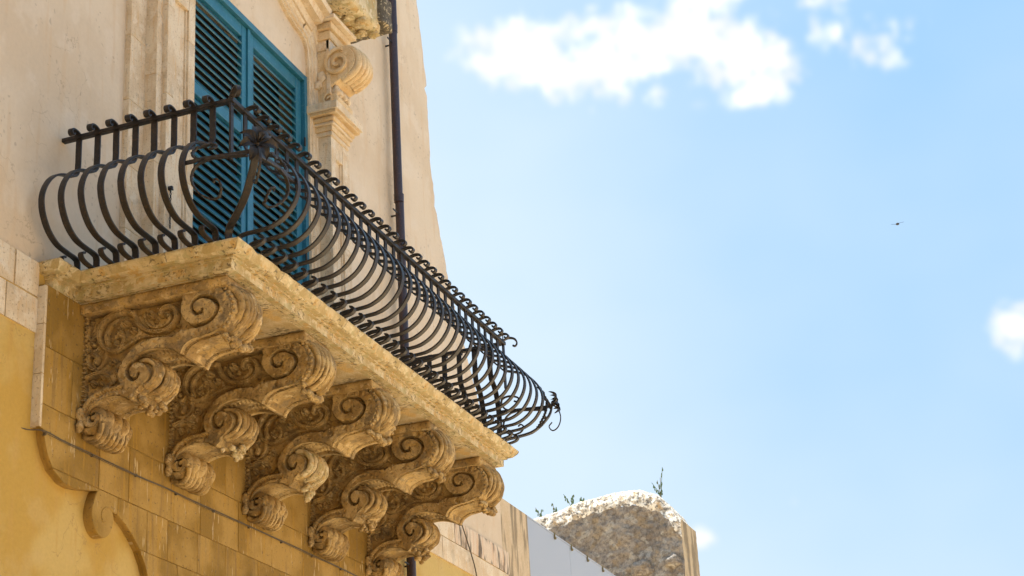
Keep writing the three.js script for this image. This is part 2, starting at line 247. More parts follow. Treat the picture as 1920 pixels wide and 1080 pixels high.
function clipRect(poly, x0, x1, y0, y1) {   // Sutherland-Hodgman
  const step = (P, inside, cut) => { const o = []; for (let i = 0; i < P.length; i++) { const a = P[i], b = P[(i + 1) % P.length], ia = inside(a), ib = inside(b); if (ia) o.push(a); if (ia !== ib) o.push(cut(a, b)); } return o; };
  const cx = (X) => (a, b) => { const t = (X - a[0]) / (b[0] - a[0]); return [X, lerp(a[1], b[1], t)]; }, cy = (Y) => (a, b) => { const t = (Y - a[1]) / (b[1] - a[1]); return [lerp(a[0], b[0], t), Y]; };
  let P = step(poly, (p) => p[0] >= x0, cx(x0)); P = step(P, (p) => p[0] <= x1, cx(x1)); P = step(P, (p) => p[1] >= y0, cy(y0)); P = step(P, (p) => p[1] <= y1, cy(y1)); return P;
}
const area = (P) => Math.abs(P.reduce((s, a, i) => { const b = P[(i + 1) % P.length]; return s + a[0] * b[1] - b[0] * a[1]; }, 0)) / 2;

/* ---------- the setting ---------- */
const GY = -6.6, WZ = -0.2;
{ const g = new THREE.PlaneGeometry(900, 900, 1, 1); g.rotateX(-Math.PI / 2); g.translate(0, GY, 0); tag(part('street', g, M.paving, scene), 'pale limestone street paving below the balcony', null, null, 'structure'); }

/* ---------- building: plaster walls, string course, ashlar panel ---------- */
const house = thing('palazzo', 'cream plastered palace wall with yellow lower storey behind the balcony', 'building', [0, GY, WZ]);
{
  const r = rng(9), edge = [[8.52, .0], [8.52, .61], [8.43, .895], [7.283, 2.709], [7.012, 3.43], [6.891, 4.03], [6.865, 5.02], [6.69, 5.97], [6.69, 8.4]], out = [[-14, 0]];
  for (let i = 0; i < edge.length - 1; i++) { const a = edge[i], b = edge[i + 1], n = Math.ceil(Math.hypot(b[0] - a[0], b[1] - a[1]) / .07); for (let k = 0; k < n; k++) out.push([lerp(a[0], b[0], k / n) + (i > 1 ? (r() - .5) * .03 - (r() > .9 ? .05 * r() : 0) : 0), lerp(a[1], b[1], k / n)]); }
  out.push([6.69, 8.4], [-14, 8.4]);
  part('upper_wall', extrude(out, WZ - .7, WZ, 0, [[[1.66, 0.012], [3.86, 0.012], [3.86, 3.52], [1.66, 3.52]]]), M.cream, house);
  part('lower_wall', box(-14, 8.52, GY, -.002, WZ - .7, -.178), M.yellow, house);
  part('broken_stone', roughBox(6.84, 6.98, 5.02, 5.17, WZ - .25, WZ - .06, .035, .02, 4), M.pale, house);
}
{ // string course of pale blocks, left and right of the balcony
  const cs = part('string_course', box(-14, -2.6, -.515, -.002, WZ - .05, -.165), M.pale, house), r = rng(3);
  const run = (x0, x1, y0, y1, xs) => { const X = [x0, ...xs, x1]; for (let i = 0; i < X.length - 1; i++) part('stone_block', roughBox(X[i] + .003, X[i + 1] - .003, y0 + .003, y1 - .002, WZ - .03, -.168 + r() * .006, .05, .0025, 10 + i, .16), [M.course, M.course2][(i + (y0 < -.3 ? 1 : 0)) % 2], cs, house); };
  run(-2.6, -.25, -.26, -.004, [-2.0, -1.4, -.95, -.52]); run(-2.6, -.25, -.515, -.262, [-2.2, -1.6, -1.12, -.6]);
  const cr = part('string_course', box(5.47, 5.6, -.515, -.002, WZ - .05, -.166), M.pale, house);
  const run2 = (y0, y1, xs) => { for (let i = 0; i < xs.length - 1; i++) part('stone_block', roughBox(xs[i] + .003, xs[i + 1] - .003, y0 + .003, y1 - .002, WZ - .03, -.166 + r() * .005, .06, .0025, 30 + i, .13), xs[i] > 7.0 && y0 > -.3 ? M.stain : [M.pale2, M.pale3, M.pale][i % 3], cr, house); };
  run2(-.26, -.004, [5.6, 6.3, 7.05, 7.75, 8.62]); run2(-.5, -.262, [5.6, 6.7, 7.6, 8.6]);
}
{ // ashlar panel behind the corbels, with an ogee, a scroll and an arch cut into its lower edge
  const L = [[-.25, -.165], [-.25, -1.165], [-.2, -1.172], [-.178, -1.257], [-.14, -1.33], [-.075, -1.41], [.049, -1.466], [.15, -1.473], [.26, -1.456], [.44, -1.42], [.52, -1.45], [.60, -1.50], [.70, -1.522], [.80, -1.562], [.896, -1.618], [1.003, -1.706], [1.07, -1.79], [1.115, -1.875], [1.17, -2.05], [1.2, -2.3], [1.21, -3.1]];
  const SC = [[.452, -1.415], [.405, -1.49], [.383, -1.57], [.39, -1.63], [.427, -1.69], [.49, -1.724], [.55, -1.718], [.61, -1.672], [.64, -1.61], [.648, -1.566], [.632, -1.52], [.66, -1.49], [.56, -1.43]];
  const poly = [...L, ...L.map(([x, y]) => [5.2 - x, y]).reverse()];
  const pn = part('ashlar_panel', extrude(poly.map(([x, y]) => [x + (x < 2.6 ? .007 : -.007), y + .005]), WZ - .02, -.121), M.panel2, house);
  for (const s of [0, 1]) part('edge_scroll', extrude(cat(SC, 70, true).map((p) => [s ? 5.2 - p.x : p.x, p.y]), WZ - .015, -.107, .004), M.panel3, pn, house);
  const rows = [[-.165, -.60, [.5, 1.25, 1.9, 2.6, 3.3, 4.1, 4.8]], [-.60, -1.0, [.10, .83, 1.5, 2.2, 2.9, 3.6, 4.4]], [-1.0, -1.40, [.455, .83, 1.436, 1.82, 2.4, 2.95, 3.5, 4.2, 4.75]], [-1.40, -1.70, [.70, 1.083, 1.36, 1.783, 2.2, 2.72, 3.2, 3.7, 4.15, 4.5]], [-1.70, -2.05, [1.5, 1.95, 2.5, 3.0, 3.6]], [-2.05, -2.5, [1.8, 2.4, 3.0, 3.5]], [-2.5, -3.1, [1.9, 2.7, 3.4]]];
  for (const [y0, y1] of [[-1.163, -.80], [-.797, -.45], [-.447, -.176]]) part('corner_stone', box(-.256, -.232, y0, y1, WZ - .01, -.1075, .004), M.course, pn, house);
  const r = rng(12); let k = 0;
  for (const [y1, y0, xs] of rows) { const X = [-.3, ...xs, 5.5]; for (let i = 0; i < X.length - 1; i++) { const P = clipRect(poly, X[i] + .0025, X[i + 1] - .0025, y0 + .0025, y1 - .0025); if (P.length < 3 || area(P) < .003) continue; part('stone_block', extrude(P, -.14, -.112 + r() * .003, .003), [M.panel, M.panel2, M.panel3][k++ % 3], pn, house); } }
  // raised rim along the scroll
  const sp = cat([[.66, -1.525], [.60, -1.507], [.545, -1.513], [.505, -1.545], [.496, -1.585], [.515, -1.615], [.545, -1.612]], 40).map((p) => V(p.x, p.y, -.107));
  part('scroll_rim', tube(sp, .006, 6, 40), M.panel3, house);
  // hood moulding of the doorway below
  const ring = (r0, r1, z1) => { const P = []; for (let i = 0; i <= 40; i++) { const a = Math.PI * i / 40; P.push([2.78 + r1 * Math.cos(a), -2.5 + r1 * .95 * Math.sin(a)]); } for (let i = 40; i >= 0; i--) { const a = Math.PI * i / 40; P.push([2.78 + r0 * Math.cos(a), -2.5 + r0 * .95 * Math.sin(a)]); } return extrude(P, -.125, z1, .006); };
  const hm = part('door_hood', ring(.72, .90, -.03), M.pale2, house); part('hood_fillet', ring(.85, .94, .01), M.pale3, hm, house);
}

/* ---------- door surround ---------- */
const surr = thing('door_surround', 'carved limestone pilasters and hood framing the blue shuttered door', 'door surround', [2.75, 0, WZ]);
const DC = 2.75;
{
  // two pilasters, mirrored; each stands on two backing strips and has a sunken panel
  for (const s of [-1, 1]) {
    const mx = (x) => s < 0 ? x : 2 * DC - x, bx = (x0, x1, y0, y1, z0, z1, r) => s < 0 ? box(x0, x1, y0, y1, z0, z1, r) : box(mx(x1), mx(x0), y0, y1, z0, z1, r);
    const top = s < 0 ? 3.0 : 2.9, e = s > 0 ? .10 : 0;
    const blocks = (name, x0, x1, z0, z1, seed, par) => { const r = rng(seed); let y = .004; while (y < 4.2) { const h = Math.min(.5 + .3 * r(), 4.2 - y); part(name, bx(x0, x1, y, y + h - .0025, z0, z1 + r() * .002, .006), [M.pale, M.pale2, M.pale3][Math.floor(r() * 3)], par, surr); y += h; if (4.2 - y < .1) break; } };
    const g = part('backing_strip', bx(.75 + e, .962 + e, .004, 4.2, WZ - .02, -.155), M.pale, surr); blocks('stone_block', .745 + e, .967 + e, WZ - .01, -.148, 51 + s, g);
    const g2 = part('backing_strip', bx(.96 + e, 1.04 + e, .004, 4.2, WZ - .02, -.052), M.pale2, surr); blocks('stone_block', .955 + e, 1.045 + e, WZ - .01, -.045, 61 + s, g2);
    // pilaster shaft with frame, so that the panel is a real recess
    const p0 = 1.03 + e + (s > 0 ? .07 : 0), p1 = 1.45 + e;
    const ps = part('pilaster', bx(p0 + .002, p1 - .002, .004, top, WZ - .02, -.030, .004), M.pale3, surr);
    blocks('stone_block', p0, p0 + .105, -.035, .003, 71 + s, ps); blocks('stone_block', p1 - .10, p1, -.035, .003, 81 + s, ps);
    part('panel_bead', bx(p0 + .105, p0 + .122, .2, top - .2, -.032, -.014, .004), M.pale, ps, surr); part('panel_bead', bx(p1 - .117, p1 - .10, .2, top - .2, -.032, -.014, .004), M.pale, ps, surr);
    part('panel_rail', bx(p0 + .107, p1 - .102, top - .2, top, -.034, .002, .004), M.pale2, ps, surr); part('panel_rail', bx(p0 + .107, p1 - .102, .004, .22, -.034, .002, .004), M.pale2, ps, surr);
    // capital: stacked mouldings
    const cp = part('capital', bx(p0 - .012, p1 + .012, top + .001, top + .045, WZ, .018, .008), M.pale2, surr);
    const mould = (y0, y1, o, r, m) => part('moulding', bx(p0 - o, p1 + o, y0, y1, WZ + .005, o + .004, r), m, cp, surr);
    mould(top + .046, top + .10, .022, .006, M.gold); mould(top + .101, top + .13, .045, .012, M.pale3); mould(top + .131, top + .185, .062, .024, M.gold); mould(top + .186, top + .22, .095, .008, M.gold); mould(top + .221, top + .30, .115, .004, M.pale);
    // scrolled console on the capital
    const cs0 = top + .302, Y = (y) => cs0 + (y - 3.2) * .95, prof = [[-.10, 3.2], [.0, 3.215], [.05, 3.235], [.075, 3.29], [.055, 3.345], [.0, 3.36], [-.02, 3.40], [.03, 3.455], [.11, 3.50], [.20, 3.56], [.248, 3.63], [.256, 3.70], [.235, 3.78], [.18, 3.835], [.10, 3.848], [.01, 3.836], [-.12, 3.84], [-.18, 3.84], [-.18, 3.2]];
    const sh = cat(prof.map((p) => [p[0], Y(p[1])]), 90, true).map((p) => [p.x, p.y]);
    const ex = extrude(sh, 0, p1 - p0 - .02, .006); ex.rotateY(-Math.PI / 2); ex.translate(s < 0 ? p1 - .01 : mx(p0) - .01 , 0, 0);
    const xl = s < 0 ? p0 + .01 : mx(p1) + .01, xr = s < 0 ? p1 - .01 : mx(p0) - .01;
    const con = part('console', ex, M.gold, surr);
    const spiral = (c0, c1, R, turns, x, dir) => { const P = []; for (let i = 0; i <= 60; i++) { const t = i / 60, a = dir * t * turns * 2 * Math.PI + 1.2, rr = R * (1 - .86 * t); P.push(V(x, Y(c1) + rr * Math.sin(a), c0 + rr * Math.cos(a))); } return P; };
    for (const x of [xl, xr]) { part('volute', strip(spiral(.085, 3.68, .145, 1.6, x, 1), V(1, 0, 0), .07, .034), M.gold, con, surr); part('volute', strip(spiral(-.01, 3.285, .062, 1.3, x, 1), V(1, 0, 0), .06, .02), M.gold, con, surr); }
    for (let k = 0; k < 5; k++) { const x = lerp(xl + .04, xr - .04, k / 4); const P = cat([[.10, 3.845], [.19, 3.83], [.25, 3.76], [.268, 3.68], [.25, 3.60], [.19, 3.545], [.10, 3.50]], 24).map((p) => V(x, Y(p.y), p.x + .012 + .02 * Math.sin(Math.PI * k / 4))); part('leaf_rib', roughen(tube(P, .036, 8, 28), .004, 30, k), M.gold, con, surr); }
    for (let k = 0; k < 4; k++) part('leaf_lobe', blob(lerp(xl + .05, xr - .05, k / 3), Y(3.40), .035, .04, .05, .045, k + 3, .5), M.pale3, con, surr);
    part('leaf_lobe', blob(xl - .0, Y(3.56), -.09, .03, .06, .05, 8, .6), M.pale2, con, surr); part('leaf_lobe', blob(xl - .01, Y(3.47), -.12, .03, .05, .045, 18, .6), M.pale3, con, surr);
    // entablature block above
    part('neck_block', bx(p0 + .02, p1 - .02, top + .84, top + .931, WZ, -.012), M.pale, surr);
    const e0 = top + .93, en = part('entablature', bx(p0 + .0, p1 - .0, e0, e0 + .42, WZ, .0, .006), M.pale2, surr);
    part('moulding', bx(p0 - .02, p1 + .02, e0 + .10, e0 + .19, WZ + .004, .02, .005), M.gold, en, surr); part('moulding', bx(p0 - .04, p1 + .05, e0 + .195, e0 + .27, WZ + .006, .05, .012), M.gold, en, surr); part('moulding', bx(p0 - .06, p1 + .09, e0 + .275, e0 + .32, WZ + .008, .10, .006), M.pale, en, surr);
    // broken cornice over it, blackened at its outer edge
    const co = part('cornice', s < 0 ? roughBox(.6, 1.62, e0 + .40, e0 + .60, WZ - .01, .22, .05, .008, 5) : roughBox(mx(1.64), mx(.90) , e0 + .43, e0 + .84, WZ - .01, .27, .045, .007, 6), M.slab, surr);
    part('sooty_edge', s < 0 ? roughBox(.5, 1.66, e0 + .55, e0 + .80, WZ - .02, .33, .05, .014, 7) : roughBox(mx(1.0), mx(.74), e0 + .50, e0 + .86, WZ - .02, .33, .04, .022, 8), M.soot, co, surr);
    for (let k = 0; k < 6; k++) part('carved_leaf', blob(mx(1.45 - k * .1), e0 + .415 + .015 * (k % 2), .02 + .09 * (k % 3), .05, .04, .06, 40 + k, .9), M.slab, co, surr);
  }
  // architrave: three stepped bands swept up the jambs and over the door
  const pathR = [[3.88, .005], [3.88, 3.42], [3.875, 3.60], [3.86, 3.80], [3.80, 3.90], [3.70, 3.945], [3.60, 3.95], [3.45, 4.0], [3.2, 4.12], [2.95, 4.2], [DC, 4.22]];
  const pts = [...pathR, ...pathR.slice(0, -1).reverse().map(([x, y]) => [2 * DC - x - .0, y])];
  const prof = [[-.03, WZ - .03], [-.03, -.165], [.0, -.165], [.005, -.150], [.05, -.150], [.06, -.138], [.075, -.128], [.13, -.128], [.14, -.112], [.165, -.10], [.21, -.10], [.215, WZ - .03]];
  const jointed = (P, name, par, m) => { const g = gridGeo(prof.length - 1, P.length - 1, (u, v, i, j) => { const a = P[Math.max(0, j - 1)], b = P[Math.min(P.length - 1, j + 1)], d = [b[0] - a[0], b[1] - a[1]], l = Math.hypot(...d), n = [d[1] / l, -d[0] / l], q = prof[i]; return [P[j][0] + n[0] * q[0], P[j][1] + n[1] * q[0], q[1]]; }); return part(name, toCreasedNormals(g, .5), m, par, surr); };
  const ar = jointed(pts.slice(0, 2), 'architrave', surr, M.pale3);
  jointed(pts.slice(1, 6), 'architrave_piece', ar, M.pale); jointed(pts.slice(5, 11), 'architrave_piece', ar, M.pale2); jointed(pts.slice(10, 16), 'architrave_piece', ar, M.pale); jointed(pts.slice(15, 20), 'architrave_piece', ar, M.pale2); jointed(pts.slice(19), 'architrave_piece', ar, M.pale3);
  part('hood_moulding', (() => { const P = [[3.86, 4.1], [3.72, 4.14], [3.5, 4.22], [3.2, 4.36], [2.95, 4.44], [DC, 4.46], [2.55, 4.44], [2.3, 4.36], [2.0, 4.22], [1.78, 4.14], [1.64, 4.1]]; const q = [[-.12, WZ - .02], [-.12, -.11], [-.05, -.09], [-.04, -.02], [.03, .0], [.04, .06], [.1, .07], [.1, WZ - .02]]; return toCreasedNormals(gridGeo(q.length - 1, P.length - 1, (u, v, i, j) => { const a = P[Math.max(0, j - 1)], b = P[Math.min(P.length - 1, j + 1)], d = [b[0] - a[0], b[1] - a[1]], l = Math.hypot(...d); return [P[j][0] + d[1] / l * q[i][0], P[j][1] - d[0] / l * q[i][0], q[i][1]]; }), .5); })(), M.pale2, surr);
}

/* ---------- shuttered door ---------- */
const door = thing('shuttered_door', 'tall teal blue louvred double shutter door behind the iron railing', 'door', [DC, .012, WZ - .1]);
{
  part('shade_dark_inner_door', box(1.665, 3.855, .014, 3.515, WZ - .34, WZ - .29), M.shadeWood, door);  // door colour darkened so the slat gaps look shaded
  const fr = part('door_frame', box(1.663, 1.72, .014, 3.517, WZ - .10, WZ + .012, .006), M.blue, door); part('frame_jamb', box(3.80, 3.857, .014, 3.517, WZ - .10, WZ + .012, .006), M.blue, fr, door); part('frame_head', box(1.721, 3.799, 3.455, 3.518, WZ - .10, WZ + .010, .006), M.blue, fr, door);
  const slat = new THREE.BoxGeometry(1, .092, .012); slat.rotateX(-.56);
  const shared = {};
  const leaf = (x0, x1) => {
    const z0 = WZ - .075, z1 = WZ - .028, lf = part('shutter_leaf', box(x0, x0 + .105, .03, 3.45, z0, z1, .006), M.blue, door);
    part('stile', box(x1 - .105, x1, .03, 3.45, z0, z1, .006), M.blue, lf, door);
    for (const [a, b] of [[.03, .20], [2.36, 2.47], [3.33, 3.45]]) part('rail', box(x0 + .106, x1 - .106, a, b, z0 + .002, z1 - .002, .006), M.blue, lf, door);
    const w = x1 - x0 - .212, key = w.toFixed(4);
    if (!shared[key]) { const g = boxUV(plain(slat.clone().scale(w, 1, 1))); g.userData.ready = true; shared[key] = g; }
    for (const [a, b] of [[.20, 2.36], [2.47, 3.33]]) { const n = Math.round((b - a) / .081), st = (b - a) / n; for (let i = 0; i < n; i++) { const m = part('slat', shared[key], M.blue, lf, door); m.position.set((x0 + x1) / 2 - door.position.x, a + (i + .5) * st - door.position.y, (z0 + z1) / 2 - .004 - door.position.z); m.rotation.x = (hs(i, a * 10 | 0, 3) - .5) * .09; } }
    return lf;
  };
  leaf(1.722, 2.757); const rl = leaf(2.763, 3.798); part('cover_strip', box(2.735, 2.785, .03, 3.45, WZ - .0275, WZ - .012, .005), M.blue, rl, door);
  for (const x of [1.735, 3.765]) for (const y of [.5, 1.6, 2.75]) part('hinge', box(x, x + .022, y, y + .09, WZ + .0125, WZ + .026, .004), M.iron, door);
}

/* ---------- balcony slab ---------- */
const SX0 = -.02, SX1 = 5.27, SZ = 1.2;
const slab = thing('balcony_slab', 'long weathered stone balcony slab with moulded edge and lichen stains', 'balcony', [2.6, -.17, 0]);
{
  const prof = [[.10, .0], [.03, .0], [.004, -.002], [0, -.008], [.002, -.022], [.014, -.040], [.034, -.064], [.046, -.074], [.086, -.076], [.084, -.096], [.112, -.098], [.110, -.112], [.108, -.124], [.136, -.126], [.146, -.142], [.160, -.156], [.164, -.164], [.168, -.172], [.2, -.172]];
  const edgeRun = (name, P, len, par, m, seed) => { const nv = Math.round(len / .025); const g = gridGeo(prof.length - 1, nv, (u, v, i, j) => { const q = P(prof[i][0], v), n = n3(q[0], prof[i][1] * 3, q[1], 7, seed) - .5, n2 = n3(q[0], prof[i][1], q[1], 28, seed + 4) - .5; const chip = i < 7 && i > 0 ? Math.max(0, n3(q[0], 0, q[1], 5.5, seed + 8) - .62) * .16 * (1 - Math.abs(i - 3) / 5) : 0; const p2 = P(prof[i][0] + (i > 1 ? n * .009 + n2 * .005 + chip : 0), v); return [p2[0], prof[i][1] + n2 * .006 + n * .004 - (i < 3 ? chip * .5 : 0), p2[1]]; }); return part(name, toCreasedNormals(g, .55), m, par, slab); };
  const fe = edgeRun('front_edge', (r, v) => [lerp(SX0 + r, SX1 - r, v), SZ - r], SX1 - SX0, slab, M.slab, 3);
  edgeRun('side_edge', (r, v) => [SX0 + r, lerp(-.05, SZ - r, v)], 1.2, slab, M.slab, 13);
  edgeRun('side_edge', (r, v) => [SX1 - r, lerp(SZ - r, -.05, v)], 1.2, slab, M.slab, 23);
  // short returns of the moulding along the wall
  edgeRun('wall_return', (r, v) => [lerp(SX0 - .25 + r, SX0 + r + .05, v), .0 - r], .3, slab, M.slab, 33); edgeRun('wall_return', (r, v) => [SX0 - .25 + r, lerp(WZ - .02, 0 - r, v)], .2, slab, M.slab, 43);
  edgeRun('wall_return', (r, v) => [lerp(SX1 - r - .05, SX1 + .25 - r, v), .0 - r], .3, slab, M.slab, 53); edgeRun('wall_return', (r, v) => [SX1 + .25 - r, lerp(0 - r, WZ - .02, v)], .2, slab, M.slab, 63);
  part('core', box(SX0 + .11, SX1 - .11, -.165, -.006, WZ - .01, SZ - .11), M.slab, slab); part('return_core', box(SX0 - .15, SX0 + .2, -.166, -.007, WZ - .01, -.11), M.slab, slab); part('return_core', box(SX1 - .2, SX1 + .15, -.166, -.007, WZ - .01, -.11), M.slab, slab);
  const sg = gridGeo(150, 34, (u, v) => { const x = lerp(SX0 + .16, SX1 - .16, u), z = lerp(-.118, SZ - .16, v); return [x, -.1705 - .008 * (n3(x, 0, z, 9, 6) - .5) - .006 * (n3(x, 0, z, 30, 8) - .5), z]; }); part('soffit', sg, M.soffit, slab);
}

/* ---------- corbels ---------- */
const CW = .38;
const corbelGeo = (() => {
  const vol1 = [[.68, -.25], [.943, -.246], [1.003, -.287], [1.037, -.35], [1.044, -.408], [1.026, -.468], [.983, -.523], [.917, -.558], [.843, -.569], [.754, -.583], [.695, -.616], [.666, -.663], [.621, -.641], [.604, -.537], [.648, -.505], [.715, -.487], [.745, -.482], [.692, -.432], [.665, -.37], [.667, -.313]];
  const band2 = [[.604, -.537], [.528, -.518], [.438, -.515], [.34, -.542], [.273, -.586], [.228, -.628], [.202, -.67], [.188, -.734], [.202, -.791], [.236, -.832], [.301, -.856], [.364, -.843], [.414, -.799], [.429, -.748], [.413, -.707], [.374, -.676], [.321, -.668], [.291, -.672], [.298, -.655], [.335, -.619], [.395, -.597], [.478, -.595], [.553, -.612], [.621, -.641], [.666, -.663]];
  const band3 = [[.30, -.80], [.196, -.804], [.106, -.803], [.022, -.827], [-.048, -.871], [-.081, -.925], [-.084, -1.001], [-.063, -1.045], [-.02, -1.068], [.03, -1.06], [.068, -1.02], [.062, -.985], [.021, -.965], [-.017, -.973], [-.04, -.995], [-.038, -.956], [.013, -.912], [.076, -.887], [.147, -.876], [.225, -.89], [.297, -.926], [.34, -.86]];
  const panel = [[-.115, -.24], [.75, -.24], [.75, -.48], [.6, -.56], [.3, -.6], [.25, -.7], [.25, -.83], [.05, -.85], [-.05, -.9], [-.115, -.97]];
  const smooth = (P, n) => cat(P, n, true).map((p) => [p.x, p.y]);
  const S = [smooth(vol1, 160), smooth(band2, 170), smooth(band3, 150)];
  const inside = (P, x, y) => { let c = false; for (let i = 0, j = P.length - 1; i < P.length; j = i++) if ((P[i][1] > y) !== (P[j][1] > y) && x < (P[j][0] - P[i][0]) * (y - P[i][1]) / (P[j][1] - P[i][1]) + P[i][0]) c = !c; return c; };
  const line = (P, n, r0, r1) => cat(P, n).map((p, i) => [p.x, p.y, lerp(r0, r1, i / n)]);
  const grooves = [line([[.826, -.38], [.811, -.398], [.781, -.401], [.751, -.372], [.746, -.328], [.78, -.296], [.839, -.29], [.899, -.316], [.941, -.374], [.93, -.428], [.886, -.469], [.827, -.488], [.745, -.484], [.69, -.49]], 90, .007, .011),
    line([[.35, -.749], [.337, -.778], [.305, -.783], [.275, -.756], [.264, -.715], [.275, -.685], [.297, -.666]], 50, .007, .010), line([[.011, -1.024], [-.008, -1.022], [-.018, -1.0], [-.01, -.982], [.015, -.972]], 24, .006, .007)];
  const tubes = [line([[.262, -.284], [.220, -.262], [.157, -.258], [.087, -.273], [.033, -.311], [.007, -.365], [.005, -.417], [.025, -.466], [.061, -.505], [.111, -.530], [.159, -.517], [.192, -.484], [.191, -.445], [.155, -.423], [.128, -.427]], 70, .026, .017),
    line([[.074, -.475], [.065, -.415], [.077, -.365], [.117, -.321], [.172, -.306], [.229, -.329]], 36, .022, .012),
    line([[.269, -.271], [.278, -.309], [.311, -.373], [.366, -.423], [.443, -.452], [.526, -.453], [.586, -.415], [.603, -.350], [.576, -.302], [.530, -.286], [.492, -.307], [.485, -.335]], 60, .019, .024),
    line([[.351, -.287], [.360, -.353], [.403, -.401], [.465, -.420], [.518, -.412], [.551, -.383], [.547, -.354]], 36, .012, .02),
    line([[.0, -.370], [-.034, -.403], [-.062, -.412], [-.09, -.383], [-.092, -.342], [-.078, -.326]], 26, .014, .021), line([[.011, -.457], [-.016, -.497], [-.06, -.501], [-.08, -.464], [-.062, -.442], [-.038, -.460]], 26, .015, .021),
    line([[.055, -.523], [.057, -.575], [.031, -.622], [-.010, -.640], [-.055, -.624], [-.078, -.581], [-.07, -.537], [-.035, -.532], [-.006, -.563], [-.012, -.594]], 44, .015, .022), line([[-.071, -.693], [-.002, -.673], [.039, -.668], [.080, -.637]], 20, .026, .02),
    line([[.145, -.534], [.228, -.505], [.282, -.482], [.336, -.467], [.473, -.480], [.56, -.495]], 36, .018, .009), line([[.19, -.655], [.15, -.70], [.13, -.75], [.03, -.785], [-.06, -.83]], 30, .012, .012), line([[.17, -.63], [.14, -.66], [.16, -.73]], 12, .014, .014)];
  const bl = [[.113, -.605, .03], [.266, -.408, .032], [.169, -.409, .03], [.208, -.345, .036], [.226, -.471, .026], [.144, -.480, .03], [.115, -.450, .026], [.268, -.479, .02], [-.03, -.737, .032], [.050, -.690, .034], [.409, -.322, .036], [.530, -.341, .03], [.609, -.437, .022], [.64, -.29, .02], [.44, -.37, .022], [.33, -.31, .02], [-.06, -.29, .022], [.02, -.745, .024], [.08, -.72, .022], [.0, -.30, .02], [.15, -.37, .022], [.18, -.33, .02], [.24, -.37, .018]];
  const distL = (L, x, y) => { let b = 9, w = 0; for (let i = 1; i < L.length; i++) { const ax = L[i - 1][0], ay = L[i - 1][1], dx = L[i][0] - ax, dy = L[i][1] - ay; const t = cl(((x - ax) * dx + (y - ay) * dy) / (dx * dx + dy * dy + 1e-9)), e = Math.hypot(x - ax - dx * t, y - ay - dy * t) / L[i][2]; if (e < b) { b = e; w = L[i][2]; } } return [b, w]; };
  const boxes = tubes.map((L) => [Math.min(...L.map((p) => p[0])) - .04, Math.max(...L.map((p) => p[0])) + .04, Math.min(...L.map((p) => p[1])) - .04, Math.max(...L.map((p) => p[1])) + .04]);
  const Z0 = -.112, Z1 = 1.052, Y0 = -1.075, Y1 = -.245, c = .0052, nu = Math.round((Z1 - Z0) / c), nv = Math.round((Y1 - Y0) / c);
  const hgt = new Float32Array((nu + 1) * (nv + 1)), msk = new Uint8Array((nu + 1) * (nv + 1));
  for (let j = 0; j <= nv; j++) for (let i = 0; i <= nu; i++) {
    const z = lerp(Z0, Z1, i / nu), y = lerp(Y0, Y1, j / nv), k = j * (nu + 1) + i; let h = NaN;
    const onS = S.some((P) => inside(P, z, y)), onP = inside(panel, z, y);
    if (onP) { h = -.095; if (z < -.085) h = -.045 + .012 * Math.sin(y * 190); else if (z < -.07) h = -.105;
      for (let t = 0; t < tubes.length; t++) { const b = boxes[t]; if (z < b[0] || z > b[1] || y < b[2] || y > b[3]) continue; const [e, w] = distL(tubes[t], z, y); if (e < 1) h = Math.max(h, -.095 + w * 3.0 * Math.sqrt(1 - e * e) * (1 - .22 * ss(.35, 0, e))); }
      for (const [bz, by, br] of bl) { const e = Math.hypot(z - bz, y - by) / br; if (e < 1) h = Math.max(h, -.10 + br * 2.3 * Math.sqrt(1 - e * e) * (.8 + .35 * Math.sin(Math.atan2(y - by, z - bz) * 5 + br * 900))); } }
    if (onS) { h = 0; for (const g of grooves) { const [e] = distL(g, z, y); if (e < 1.6) h = Math.min(h, -.06 * (1 - ss(.75, 1.6, e))); }
      if (y < -.80 && z < .28 && z > -.09 && y > -.97) { const [e] = distL(line([[.22, -.835], [.1, -.838], [.03, -.862], [-.03, -.91], [-.06, -.97]], 20, .016, .014), z, y); if (e < 1) h -= .012 * (1 - e * e) + .005 * Math.sin(z * 260 + y * 200); } }
    if (!Number.isNaN(h)) { msk[k] = 1; h += .006 * (fbm(z, y, 11, 3, 7, false) - .5) + .004 * (fbm(z + 3, y, 50, 2, 9, false) - .5); const ch = fbm(z + 5, y + 3, 16, 3, 19, false); if (ch > .66) h -= (ch - .66) * .06; } else h = -.095;
    hgt[k] = h;
  }
  const keep = (i, j) => { const a = j * (nu + 1) + i; return msk[a] + msk[a + 1] + msk[a + nu + 1] + msk[a + nu + 2] >= 3; };
  const side = (flip) => { const g = gridGeo(nu, nv, (u, v, i, j) => { const h = hgt[j * (nu + 1) + i]; return [flip ? CW + h : -h, lerp(Y0, Y1, v), lerp(Z0, Z1, u)]; }, keep); if (flip) { const ix = g.index.array; for (let q = 0; q < ix.length; q += 3) { const t = ix[q]; ix[q] = ix[q + 1]; ix[q + 1] = t; } g.computeVertexNormals(); } return g; };
  // front and soffit surfaces swept across the width, with carved relief
  const sweep = (P, n, m, disp) => { const C = cat(P, n), N = C.map((p, i) => { const a = C[Math.max(0, i - 1)], b = C[Math.min(n, i + 1)], dx = b.x - a.x, dy = b.y - a.y, l = Math.hypot(dx, dy) || 1; return [-dy / l, dx / l]; }); return gridGeo(m, n, (u, v, i, j) => { const d = (i === 0 || i === m ? 0 : disp(v, u)) + (i === 0 || i === m ? 0 : .005 * (fbm(v * 3, u * 2, 9, 3, 33, false) - .5)); return [u * CW, C[j].y + N[j][1] * d, C[j].x + N[j][0] * d]; }); };
